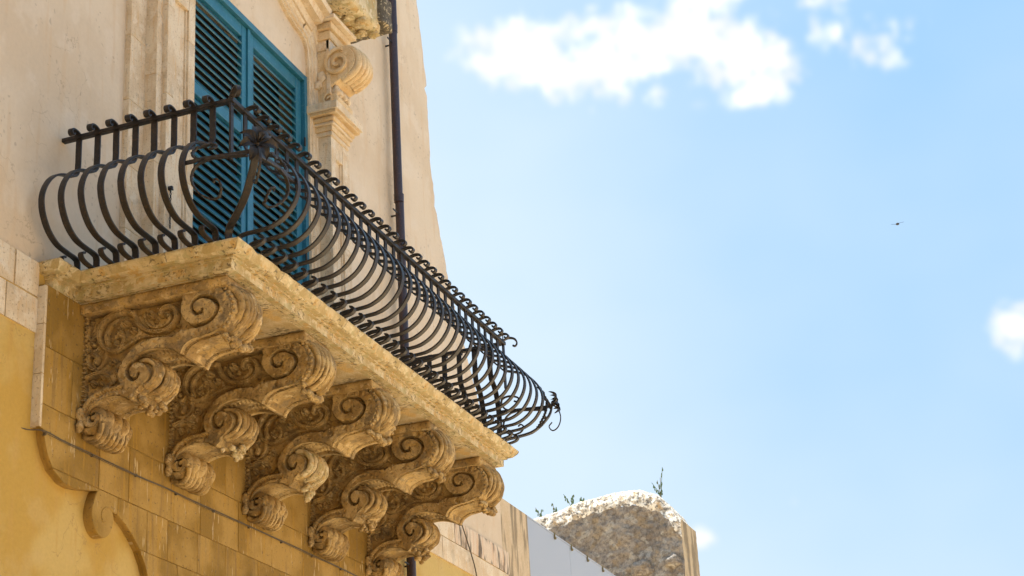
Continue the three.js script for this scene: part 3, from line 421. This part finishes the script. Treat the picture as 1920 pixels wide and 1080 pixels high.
  const rim = (u, w = .085) => ss(w, w + .035, u) * ss(1 - w, 1 - w - .035, u), hump = (u, p = .55) => Math.pow(Math.max(0, Math.sin(Math.PI * u)), p);
  const F1 = [[.90, -.24], [.943, -.246], [1.003, -.287], [1.037, -.35], [1.044, -.408], [1.026, -.468], [.983, -.523], [.917, -.558], [.843, -.569], [.754, -.583], [.695, -.616], [.666, -.664]];
  const F2 = [[.666, -.664], [.621, -.641], [.553, -.612], [.478, -.595], [.395, -.597], [.335, -.619], [.298, -.655], [.291, -.672], [.321, -.668], [.374, -.676], [.413, -.707], [.429, -.748], [.414, -.799], [.364, -.843], [.335, -.865]];
  const F3 = [[.335, -.86], [.297, -.926], [.225, -.89], [.147, -.876], [.076, -.887], [.013, -.912], [-.038, -.956], [-.04, -.995], [-.017, -.973], [.021, -.965], [.062, -.985], [.068, -1.02], [.03, -1.06], [-.02, -1.068], [-.075, -1.055], [-.12, -1.0]];
  const f1 = sweep(F1, 150, 84, (s, u) => { const lf = ss(.06, .14, s) * ss(.60, .52, s), ribs = Math.pow(Math.abs(Math.cos(Math.PI * (5 * u + .12 * Math.sin(s * 26)))), .7);
    const notch = .88 + .12 * Math.sin(s * 70 + Math.abs(u - .5) * 22); const leaf = rim(u, .03) * (.006 + .042 * hump(u) * Math.sin(Math.PI * cl((s - .04) / .56)) * notch);
    const sh = -.044 + .030 * Math.pow(Math.abs(Math.sin(11 * Math.atan2(u - .5, (s - .55) * 2.2))), .7) * ss(.98, .9, s) * ss(.60, .66, s); return lf * leaf + (1 - lf) * ss(.6, .64, s) * ss(1, .965, s) * rim(u) * sh; });
  const f2 = sweep(F2, 150, 72, (s, u) => { const a = ss(.58, .66, s) * ss(1.02, .96, s), ribs = Math.pow(Math.abs(Math.cos(Math.PI * (3.4 * u + 2.2 * s))), .7), leaf = rim(u, .10) * (.004 + .022 * hump(u) * Math.sin(Math.PI * cl((s - .55) / .5)) * (.9 + .1 * Math.sin(s * 90 + u * 20)));
    const arch = rim(u) * (-.034 + .026 * Math.pow(Math.abs(Math.cos(3 * Math.PI * u)), 3) + .007 * Math.sin(s * 150)) * ss(0, .04, s) * ss(.52, .46, s); return a * leaf + (1 - a) * arch; });
  const f3 = sweep(F3, 150, 64, (s, u) => { const a = ss(.52, .60, s), ribs = Math.pow(Math.abs(Math.sin(Math.PI * (4 * u + 5.0 * s))), .75), leaf = rim(u, .06) * (.004 + .012 * hump(u) * Math.sin(Math.PI * cl((s - .5) / .5)) + .034 * ribs); return a * leaf + (1 - a) * rim(u) * (-.018 + .012 * Math.pow(Math.abs(Math.cos(2 * Math.PI * u)), 3)) * ss(.08, .14, s) * ss(.50, .44, s); });
  const ribTube = (P, rad, n = 40, seg = 9) => { const C = cat(P, n).length ? new THREE.CatmullRomCurve3(P, false, 'centripetal') : 0, fr = C.computeFrenetFrames(n, false), ps = C.getSpacedPoints(n), pos = [], idx = []; for (let i = 0; i <= n; i++) for (let k = 0; k < seg; k++) { const a = k / seg * 2 * Math.PI, r = rad(i / n, a), q = ps[i].clone().addScaledVector(fr.normals[i], r * Math.cos(a)).addScaledVector(fr.binormals[i], r * Math.sin(a)); pos.push(q.x, q.y, q.z); if (i) { const A = (i - 1) * seg + k, B = (i - 1) * seg + (k + 1) % seg; idx.push(A, B, B + seg, A, B + seg, A + seg); } } const g = new THREE.BufferGeometry(); g.setAttribute('position', new THREE.Float32BufferAttribute(pos, 3)); g.setIndex(idx); g.computeVertexNormals(); return plain(g); };
  const along = (F, s0, s1, u0, u1, off, m = 12) => { const C = cat(F, 200), out = []; for (let i = 0; i <= m; i++) { const t = i / m, k = Math.min(199, Math.max(1, Math.round(lerp(s0, s1, t) * 200))), a = C[k - 1], b = C[k + 1] || C[k], dx = b.x - a.x, dy = b.y - a.y, l = Math.hypot(dx, dy) || 1, o = off(t); out.push(V(lerp(u0, u1, t) * CW, C[k].y + dx / l * o, C[k].x - dy / l * o)); } return out; };
  const leafRibs1 = (sd, q = rng(sd)) => mergeGeometries([.13, .26, .38, .5, .62, .74, .87].map((u, k) => { const j = u + (q() - .5) * .05, e = .44 + .15 * q(), w = 9 + 8 * q(), p = q() * 6, rr0 = .019 + .009 * q(); return ribTube(along(F1, .08 + .04 * q(), e, j, lerp(j, .5, .1 + .15 * q()), (t) => .012 + (.016 + .05 * Math.sin(Math.PI * u)) * Math.sin(Math.PI * Math.min(1, t * .85 + .12))), (t, a) => rr0 * (1 - .3 * t) * (1 + .42 * Math.abs(Math.sin(t * w + p)) * (.6 + .4 * Math.cos(a * 2))) * ss(-.04, .06, t)); }));
  const leafRibs2 = (sd, q = rng(sd + 50)) => mergeGeometries([.16, .30, .44, .58, .72, .86].map((u, k) => { const j = u + (q() - .5) * .06, w = 8 + 8 * q(), p = q() * 6, rr0 = .017 + .009 * q(); return ribTube(along(F2, .60, .90 + .09 * q(), j, Math.max(.08, j - .06 - .10 * q()), (t) => .006 + (.012 + .038 * Math.sin(Math.PI * u)) * Math.sin(Math.PI * Math.min(1, t * .9 + .08))), (t, a) => rr0 * (1 - .2 * t) * (1 + .42 * Math.abs(Math.sin(t * w + p)) * (.6 + .4 * Math.cos(a * 2))) * ss(-.04, .06, t)); }));
  const shell = mergeGeometries([.14, .25, .37, .5, .63, .75, .86].map((u) => ribTube(along(F1, .65, .93 - .06 * Math.abs(u - .5), .5 + (u - .5) * .25, u, () => -.034), (t) => (.007 + .017 * t) * ss(1.03, .96, t), 20, 8)));
  const bead = mergeGeometries([0, 1].flatMap((e) => Array.from({ length: 9 }, (_, k) => { const p = along(F1, .12 + k * .05, .13 + k * .05, e ? .955 : .045, e ? .955 : .045, () => .012, 1)[0]; return plain(blob(p.x, p.y, p.z, .015, .014, .014, k, .2, 8)); })));
  const rr = rng(21), cluster = (n, fn) => { const a = []; for (let i = 0; i < n; i++) { const [x, y, z, r] = fn(i / (n - 1), rr); a.push(plain(blob(x, y, z, r * (.9 + .4 * rr()), r * (.9 + .3 * rr()), r * (.9 + .4 * rr()), i * 3.1, .35, 12))); } return mergeGeometries(a); };
  const leafEnds = mergeGeometries([0, 1, 2, 3, 4, 5, 6].map((k) => { const x = .02 + k * .05, P = [V(x - .01, -1.045, .075), V(x + .005, -1.09, .06), V(x + .03, -1.125, .015), V(x + .05, -1.125, -.05), V(x + .055, -1.10, -.10)]; return plain(roughen(tube(P, .021 + .004 * (k % 2), 8, 14), .004, 30, k)); }));
  const tips = cluster(7, (t, r) => [-.002 + .004 * r(), -.94 - .13 * t, -.09 - .006 * Math.sin(t * 7), .018 + .012 * r()]);
  const out = { side_relief: side(false), far_side_relief: side(true), front_acanthus: f1, middle_scroll: f2, lower_scroll: f3, leaf_fringe: leafEnds,  edge_beads: bead, shell_fan: shell, edge_leaves: tips, abacus: roughBox(-.022, CW + .022, -.252, -.168, -.118, 1.03, .028, .006, 17) };
  // solid heart behind the carved faces
  out.heart = extrude(S[0], 0, CW - .14).rotateY(-Math.PI / 2).translate(CW - .07, 0, 0); out.heart_back = extrude(panel, 0, CW - .16).rotateY(-Math.PI / 2).translate(CW - .08, 0, 0);
  for (const k in out) { out[k] = boxUV(out[k]); out[k].userData.ready = true; }
  out.variant = (i) => { const v = { front_leaf_ribs: leafRibs1(i * 7 + 1), volute_leaf_ribs: leafRibs2(i * 7 + 1), hanging_fruit: cluster(14, (t, r) => { const u = .12 + .76 * r(); return [u * CW, -.885 - .085 * Math.sin(Math.PI * u) * t - .015 * r(), .35 + .035 * Math.sin(Math.PI * u) - .07 * t + .04 * (r() - .5), .015 + .011 * r()]; }), fruit_cluster: cluster(12, (t, r) => { const u = .1 + .8 * t; return [u * CW, -.565 - .055 * Math.sin(Math.PI * u) + .03 * (r() - .5), .965 + .045 * Math.sin(Math.PI * u) + .05 * (r() - .5), .018 + .011 * r()]; }) }; for (const k in v) { v[k] = boxUV(v[k]); v[k].userData.ready = true; } return v; };
  return out;
})();
const corbelLabels = ['nearest carved scroll corbel under the left end of the balcony, its side in full view', 'second carved scroll corbel from the left end of the balcony', 'middle carved scroll corbel of the five, pale worn fruit below its volute', 'fourth carved scroll corbel from the left end of the balcony', 'farthest carved scroll corbel under the right end of the balcony'];
[.17, 1.315, 2.47, 3.61, 4.745].forEach((x, i) => {
  const g = thing('scroll_corbel', corbelLabels[i], 'corbel', [x, 0, 0], 'row of corbels carrying the balcony');
  const all = { ...corbelGeo, ...corbelGeo.variant(i) }; delete all.variant;
  for (const k in all) part(k, all[k], (i === 2 && (k === 'volute_leaf_ribs' || k === 'hanging_fruit')) || (i === 1 && k === 'hanging_fruit') ? M.worn : corbelMats[i], g);
});

/* ---------- iron railing ---------- */
const rail = thing('balcony_railing', 'black wrought iron pot bellied balcony railing with scrolls and corner flowers', 'railing', [2.6, 0, 1.13]);
{
  const belly = [[.0, .985], [.0, .80], [.004, .765], [.03, .722], [.075, .698], [.14, .678], [.22, .648], [.30, .592], [.37, .50], [.405, .39], [.385, .29], [.315, .19], [.21, .130], [.09, .116], [.0, .113], [-.038, .102], [-.045, .06], [-.045, -.004]];
  const hook = [[.0, .985], [.0, 1.025], [.014, 1.052], [.045, 1.062], [.082, 1.062], [.106, 1.050], [.110, 1.030], [.097, 1.016], [.080, 1.020], [.077, 1.034]];
  const foot = [[-.045, .002], [.03, .004], [.09, .010], [.135, .026], [.148, .046], [.138, .064], [.112, .071]];
  const bar = cat(belly, 54), hk = cat(hook, 26), ft = cat(foot, 20);
  const inner = V(0, 0, 0), place = (P, o, d) => P.map((p) => V(o[0] + d[0] * p.x, p.y, o[1] + d[1] * p.x));
  const addBar = (o, d, seed) => {
    const w = V(-d[1], 0, d[0]).normalize(), r = rng(seed), tilt = (r() - .5) * .012, tw = .047 + .004 * (r() - .5);
    const lean = (P) => P.map((p) => p.addScaledVector(w, tilt * (p.y - .5)));
    const b = part('bar', strip(lean(place(bar, o, d)), w, tw, .014), M.iron, rail);
    part('rail_hook', strip(lean(place(hk, o, d)), w, tw, .013, .12), M.iron, b, rail); part('foot_scroll', strip(lean(place(ft, o, d)), w, tw * .95, .013, .1), M.iron, b, rail);
  };
  const X0 = 0.0, X1 = 5.2, Z1 = 1.135;
  for (let i = 0; i < 8; i++) { addBar([X0, -.072 + i * .1523], [-1, 0], 100 + i); addBar([X1, -.072 + i * .1523], [.42, 0], 200 + i); }
  for (let i = 0; i < 32; i++) addBar([.195 + i * .1565, Z1], [0, 1], 300 + i);
  const yr = 1.036; part('top_rail', box(X0 - .02, X1 + .02, yr - .016, yr + .016, Z1 - .022, Z1 + .022, .005), M.iron, rail);
  for (const x of [X0, X1]) part('side_rail', box(x - .022, x + .022, yr - .015, yr + .015, WZ - .03, Z1 - .0225, .005), M.iron, rail);
  // inner weave strip where the bars swell out
  for (const [a, s] of [[X0, -1], [X1, 1]]) {
    const c = [a, Z1], q = Math.SQRT1_2, kx = s > 0 ? .30 : 1, dg = [s * q * kx, q];
    // corner bar along the mitre, ending under the flower
    const low = cat([[-.05, -.004], [-.05, .06], [-.03, .09], [.12, .115], [.30, .15], [.43, .22], [.53, .31], [.565, .40]], 36); part('corner_bar', strip(low.map((p) => V(c[0] + dg[0] * p.x, p.y, c[1] + dg[1] * p.x)), V(-dg[1], 0, dg[0]), .05, .018), M.iron, rail);
    part('corner_post', box(a - .02, a + .02, .585, yr - .0165, Z1 - .008, Z1 + .008, .003), M.iron, rail);
    part('corner_hook', strip(cat([[0, 1.0], [0, 1.05], [.03, 1.075], [.09, 1.085], [.15, 1.07], [.175, 1.03], [.15, 1.0], [.12, 1.01]], 26).map((p) => V(c[0] + dg[0] * p.x, p.y, c[1] + dg[1] * p.x)), V(-dg[1], 0, dg[0]), .04, .014, .3), M.iron, rail);
    part('corner_spike', new THREE.ConeGeometry(.008, .14, 6).translate(a, 1.12, Z1), M.iron, rail);
    const oy = (y) => { for (let i = 20; i < bar.length - 1; i++) if (bar[i].y >= y && bar[i + 1].y <= y) return bar[i].x; return .38; };
    const onSide = (P, n) => cat(P, n).map((p) => V(a + s * kx * (oy(p.y) * .97), p.y, p.x)), onFront = (P, n) => cat(P, n).map((p) => V(a + s * kx * (p.x - Z1), p.y, Z1 + oy(p.y) * .97));
    const hb = [[1.47, .36], [1.314, .385], [1.208, .40], [1.131, .412], [1.077, .436], [1.046, .487], [1.060, .529], [1.114, .545], [1.18, .535], [1.22, .51], [1.20, .485], [1.17, .495]], lc = [[1.20, .398], [1.116, .379], [1.071, .337], [1.053, .274], [1.073, .215], [1.119, .175], [1.172, .162], [1.225, .178], [1.247, .21], [1.243, .245], [1.217, .258], [1.198, .24]];
    for (const f of [onSide, onFront]) { const w = f === onSide ? V(1, 0, 0) : V(0, 0, 1); part('scroll_bar', strip(f(hb, 60), w, .03, .016, .45), M.iron, rail); part('scroll_bar', strip(f(lc, 50), w, .026, .013, .4), M.iron, rail); }
    // tie from the last bars to the corner flower
    part('tie_bar', strip(onSide([[.99, .412], [1.08, .412], [1.2, .405], [1.40, .39], [1.5, .385]], 24), V(0, 1, 0), .03, .012), M.iron, rail); part('tie_bar', strip(onFront([[.95, .412], [1.08, .412], [1.2, .405], [1.40, .39], [1.5, .385]], 24), V(0, 1, 0), .03, .012), M.iron, rail);
    // hanging tendril
    part('tendril', strip(cat([[.56, .40], [.63, .36], [.66, .27], [.62, .18], [.55, .15], [.51, .19], [.55, .23]], 36).map((p) => V(c[0] + dg[0] * p.x, p.y, c[1] + dg[1] * p.x)), V(-dg[1], 0, dg[0]), .02, .010, .4), M.iron, rail);
    // flower with pointed petals
    const fc = V(c[0] + dg[0] * .585, .415, c[1] + dg[1] * .585), ax = V(dg[0], .15, dg[1]).normalize(), e1 = V(-dg[1], 0, dg[0]).normalize(), e2 = ax.clone().cross(e1).normalize();
    const fl = part('flower', blob(fc.x, fc.y, fc.z, .026, .026, .026, 3), M.iron, rail);
    for (let k = 0; k < 7; k++) { const an = k / 7 * 2 * Math.PI + .3, rd = e1.clone().multiplyScalar(Math.cos(an)).addScaledVector(e2, Math.sin(an)), tn = e1.clone().multiplyScalar(-Math.sin(an)).addScaledVector(e2, Math.cos(an)), len = (s > 0 ? .085 : .118) + .02 * (k % 2);
      const pg = gridGeo(8, 12, (u, v) => { const w = .036 * Math.pow(Math.sin(Math.PI * Math.min(1, .12 + .88 * v)), .8) * (u - .5) * 2, lift = .045 * Math.sin(Math.PI * .75 * v) - .05 * v * v + .018 * Math.abs(u - .5) * 2; const p = fc.clone().addScaledVector(rd, .012 + len * v).addScaledVector(tn, w).addScaledVector(ax, lift); return [p.x, p.y, p.z]; });
      const pb = gridGeo(8, 12, (u, v) => { const w = .036 * Math.pow(Math.sin(Math.PI * Math.min(1, .12 + .88 * v)), .8) * (.5 - u) * 2, lift = .045 * Math.sin(Math.PI * .75 * v) - .05 * v * v + .018 * Math.abs(u - .5) * 2 - .004; const p = fc.clone().addScaledVector(rd, .012 + len * v).addScaledVector(tn, w).addScaledVector(ax, lift); return [p.x, p.y, p.z]; });
      part('petal', merge([pg, pb]), M.iron, fl, rail); }
    for (let k = 0; k < (s > 0 ? 0 : 5); k++) { const an = k / 5 * 6.28, p = fc.clone(), q2 = fc.clone().addScaledVector(ax, .09).addScaledVector(e1, .03 * Math.cos(an)).addScaledVector(e2, .03 * Math.sin(an)); part('stamen', tube([p, p.clone().lerp(q2, .5).addScaledVector(ax, .01), q2], .004, 5, 6), M.iron, fl, rail); }
  }
}

/* ---------- pipe, cable, wires ---------- */
{
  const px = 5.76, pz = -.105, pipe = thing('drainpipe', 'dark purple brown metal drainpipe running down the palace wall', 'drainpipe', [px, GY, pz]);
  const seg = [-6.6, -4.6, -2.6, -.6, 1.15, 3.05, 5.05, 7.0, 8.6];
  for (let i = 0; i < seg.length - 1; i++) part('pipe_length', new THREE.CylinderGeometry(.045, .045, seg[i + 1] - seg[i] - .004, 20, 1, true).translate(px + .012 * Math.sin(i * 2.1), (seg[i] + seg[i + 1]) / 2, pz), M.pipe, pipe);
  for (let i = 1; i < seg.length - 1; i++) { part('collar', new THREE.CylinderGeometry(.053, .050, .09, 20).translate(px + .012 * Math.sin(i * 2.1 - 1), seg[i], pz), M.pipe, pipe); part('bracket', merge([box(px - .16, px, seg[i] - .19, seg[i] - .175, pz - .004, pz + .004), box(px - .006, px + .006, seg[i] - .19, seg[i] - .175, WZ - .01, pz)]), M.iron, pipe); }
}
{
  const cz = -.098, pts = [V(-1.6, -1.235, -.170), V(-.9, -1.215, -.170), V(-.30, -1.192, -.168), V(-.24, -1.192, cz)], r = rng(31);
  for (let x = 0; x <= 4.7; x += .33) pts.push(V(x, -1.197 + .012 * x + (r() - .5) * .01, cz + .004 * r()));
  const cb = thing('wall_cable', 'thin dark cable clipped along the wall under the corbels', 'cable', [-.24, -1.2, cz]);
  part('cable', tube(pts, .0042, 6, 220), M.cable, cb); part('second_cable', tube(pts.slice(3).map((p) => V(p.x, p.y - .009 - .004 * Math.sin(p.x * 4), p.z)), .002, 6, 200), M.cable, cb);
  for (let x = -.2; x < 4.7; x += .55) part('clip', box(x - .006, x + .006, -1.212 + .012 * x, -1.191 + .012 * x, -.115, -.092, .002), M.cable, cb);
}
{
  const ch = thing('hanging_chain', 'thin rusty chain on a hook against the left pilaster', 'chain', [1.1, .75, .02]);
  const x = 1.085, y = 1.08; part('hook', merge([box(x - .012, x + .012, y, y + .03, .0, .04, .004), box(x - .03, x + .03, y + .008, y + .018, .02, .03)]), M.iron, ch);
  for (let k = 0; k < 15; k++) part('link', new THREE.TorusGeometry(.010, .0035, 5, 10).scale(.75, 1.25, 1).rotateY(k % 2 ? 1.4 : .2).translate(x + .002 * Math.sin(k), y - .012 - k * .021, .022), M.iron, ch);
}
tag(part('hanging_wire', tube([V(7.15, -.03, -.13), V(7.32, -.22, -.13), V(7.5, -.47, -.13), V(7.62, -.75, -.16), V(7.7, -1.4, -.17), V(7.74, -2.6, -.17)], .007, 6, 40), M.cable, scene), 'thin slanting wire over the pale stone band right of the corbels', 'wire');

/* ---------- right of the palace: low wall, grey hoarding, ruined pier ---------- */
{ const w = thing('boundary_wall', 'low beige wall with dark vertical rain streaks beside the palace', 'wall', [8.9, GY, WZ - .2]); part('wall_body', box(8.524, 9.40, GY, .612, WZ - .5, WZ - .002), M.streak, w); }
{
  const h = thing('hoarding', 'plain light grey sheet hoarding beside the low beige wall', 'hoarding', [12, GY, WZ]);
  for (let i = 0; i < 5; i++) part('sheet', box(9.43 + i * 1.5, 9.43 + (i + 1) * 1.5 - .006, GY, .60, WZ - .03, WZ - .012, .003), M.sheet, h);
  part('top_trim', box(9.42, 16.94, .601, .618, WZ - .034, WZ - .008), M.sheet, h);
  for (let i = 0; i < 9; i++) part('fixing', merge([box(10.35 + i * .62, 10.37 + i * .62, .56, .63, WZ - .011, WZ + .004), new THREE.SphereGeometry(.016, 8, 6).translate(10.36 + i * .62, .56, WZ + .004)]), M.dry, h);
}
{
  const pr = thing('ruined_pier', 'rough grey brown masonry pier with a white rounded top and weeds', 'pier', [18.5, GY, -1.9]);
  // top outline across z, seen from the camera side
  const top = (z) => { const P = [[-4.3, 2.75], [-3.6, 3.02], [-3.0, 3.15], [-2.2, 3.29], [-1.7, 3.36], [-1.3, 3.34], [-1.0, 3.22], [-.8, 3.0], [-.68, 2.80], [-.6, 2.70]]; for (let i = 1; i < P.length; i++) if (z <= P[i][0]) { const t = ss(0, 1, (z - P[i - 1][0]) / (P[i][0] - P[i - 1][0])); return lerp(P[i - 1][1], P[i][1], t * .5 + .5 * (z - P[i - 1][0]) / (P[i][0] - P[i - 1][0])); } return 2.7; };
  const zA = -4.3, zB = -.6, xF = 18.0, xB = 18.95, dp = (z, y) => .16 * (fbm(z * .5, y * .5, 3, 4, 5, false) - .5) + .03 * (fbm(z, y, 9, 3, 6, false) - .5), yb = 1.2;
  const crust = (z, y) => top(z) - .22 - .16 * (fbm(z, 3, 3, 4, 8, false)) ;
  part('rough_face', gridGeo(200, 110, (u, v) => { const z = lerp(zA, zB - .0, u), y = lerp(yb, crust(z), v); return [xF + dp(z, y), y, z]; }), M.rock, pr);
  part('weathered_top', gridGeo(160, 40, (u, v) => { const z = lerp(zA, zB, u), c = crust(z), t = top(z); if (v < .5) { const y = lerp(c, t, Math.sin(v * Math.PI)); return [xF + dp(z, y) + .16 * (1 - Math.cos(v * Math.PI)) , y + .03 * (fbm(z * 2, v * 3, 5, 4, 3, false) - .5), z]; } const x = lerp(xF + .16, xB, (v - .5) * 2); return [x + (v < .55 ? dp(z, t) : 0), t + .05 * (fbm(z * 2, x * 2, 3, 4, 11, false) - .5), z]; }), M.crust, pr);
  part('dressed_side', gridGeo(20, 60, (u, v) => { const y = lerp(yb, 2.72, v); return [lerp(xF + dp(zB, y), xB, u), y, zB + .015 * (fbm(u * 3, v * 3, 4, 3, 2, false) - .5)]; }), M.side, pr);
  part('lower_body', box(xF + .05, xB, GY, yb + .02, zA, zB - .01), M.rock, pr); part('pier_core', box(xF + .25, xB - .02, yb, 2.6, zA + .05, zB - .05), M.rock, pr);
  part('projecting_stone', blob(xF - .02, 1.98, -1.30, .14, .13, .2, 5, .5, 18), M.rock, pr); part('projecting_stone', blob(xF - .02, 2.02, -.78, .12, .12, .16, 9, .5, 18), M.rock, pr);
  // weeds, each its own plant
  const weed = (z, h, n, seed, label) => { const r = rng(seed), x = xF + .25, y = top(z) - .01, w = thing('weed', label, 'plant', [x, y, z], 'weeds on the ruined pier');
    for (let k = 0; k < n; k++) { const a = (r() - .5) * 1.3, hh = h * (.5 + .5 * r()), P = [V(x, y, z), V(x + .03 * (r() - .5), y + hh * .5, z + a * hh * .3), V(x, y + hh, z + a * hh * .75)]; part('stem', tube(P, .005, 5, 10), k % 2 ? M.dry : M.leaf, w);
      for (let q = 0; q < 7; q++) { const t = .15 + .8 * r(), c = P[0].clone().lerp(P[2], t); part('leaf', blob(c.x, c.y, c.z + (r() - .5) * .05, .009, .026, .011, q, .3, 6), M.leaf, w); } } };
  weed(-3.05, .30, 2, 1, 'thin green weed on the pier top next to the hoarding edge'); weed(-2.80, .2, 2, 2, 'second weed from the hoarding on the pier top'); weed(-2.50, .36, 3, 3, 'tallest bushy weed on the left half of the pier top'); weed(-2.32, .15, 2, 4, 'tiniest weed just right of the bushy weed on the pier'); weed(-.95, .55, 4, 7, 'long stemmed weed leaning out over the right shoulder of the pier');
}

/* ---------- bird ---------- */
{
  const c = V(45.05, 18.91, .61), b = thing('bird', 'small dark bird gliding in the blue sky', 'bird', [c.x, c.y, c.z]);
  part('body', blob(c.x, c.y, c.z, .05, .04, .06, 2, .1), M.bird, b);
  for (const s of [-1, 1]) part('wing', extrude([[0, -.05], [.15, -.045], [.34, .0], [.30, .03], [.14, .05], [0, .05]], 0, .012).scale(.62, .62, .62).rotateX(-1.2).rotateZ(.12).scale(s, 1, 1).rotateY(-Math.PI / 2 * .9).translate(c.x, c.y + (s > 0 ? .015 : -.01), c.z), M.bird, b);
}

/* ---------- the sunlit house across the street (outside the frame; it lights the shaded front) ---------- */
{
  const o = thing('opposite_house', 'plain sunlit cream house across the street', 'building', [0, GY, 15]);
  const holes = []; for (let i = 0; i < 7; i++) for (const y of [-5.2, -1.6]) holes.push([[-19 + i * 6, y], [-17.8 + i * 6, y], [-17.8 + i * 6, y + 2.2], [-19 + i * 6, y + 2.2]]);
  part('wall', extrude([[-24, GY], [24, GY], [24, 1.8], [-24, 1.8]], 14.9, 15.5, 0, holes), M.cream, o);
  for (const h of holes) part('window', box(h[0][0] + .01, h[1][0] - .01, h[0][1] + .01, h[2][1] - .01, 15.1, 15.16), M.dark, o);
  part('roof', box(-24.2, 24.2, 1.805, 2.0, 14.6, 21), M.pale, o);
}
{  // house added out of frame to block light and darken left-facing sides
  const o = thing('added_blocker_house', 'unseen tall yellow house added on the left to block light from that side', 'building', [-16, GY, 4]);
  const holes = []; for (let i = 0; i < 4; i++) for (const y of [-5, -1.2, 2.6]) holes.push([[-1 + i * 4, y], [.2 + i * 4, y], [.2 + i * 4, y + 2.2], [-1 + i * 4, y + 2.2]]);
  part('wall', extrude([[-4, GY], [16, GY], [16, 7], [-4, 7]], 0, .6, 0, holes).rotateY(-Math.PI / 2).translate(-12.4, 0, 0), M.yellow, o);
  for (const h of holes) part('window', box(-12.9, -12.8, h[0][1] + .01, h[2][1] - .01, h[0][0] + .01, h[1][0] - .01), M.dark, o);
  part('roof', box(-19, -12.2, 7.005, 7.2, -4.2, 16.2), M.pale, o);
}
renderer.render(scene, camera);
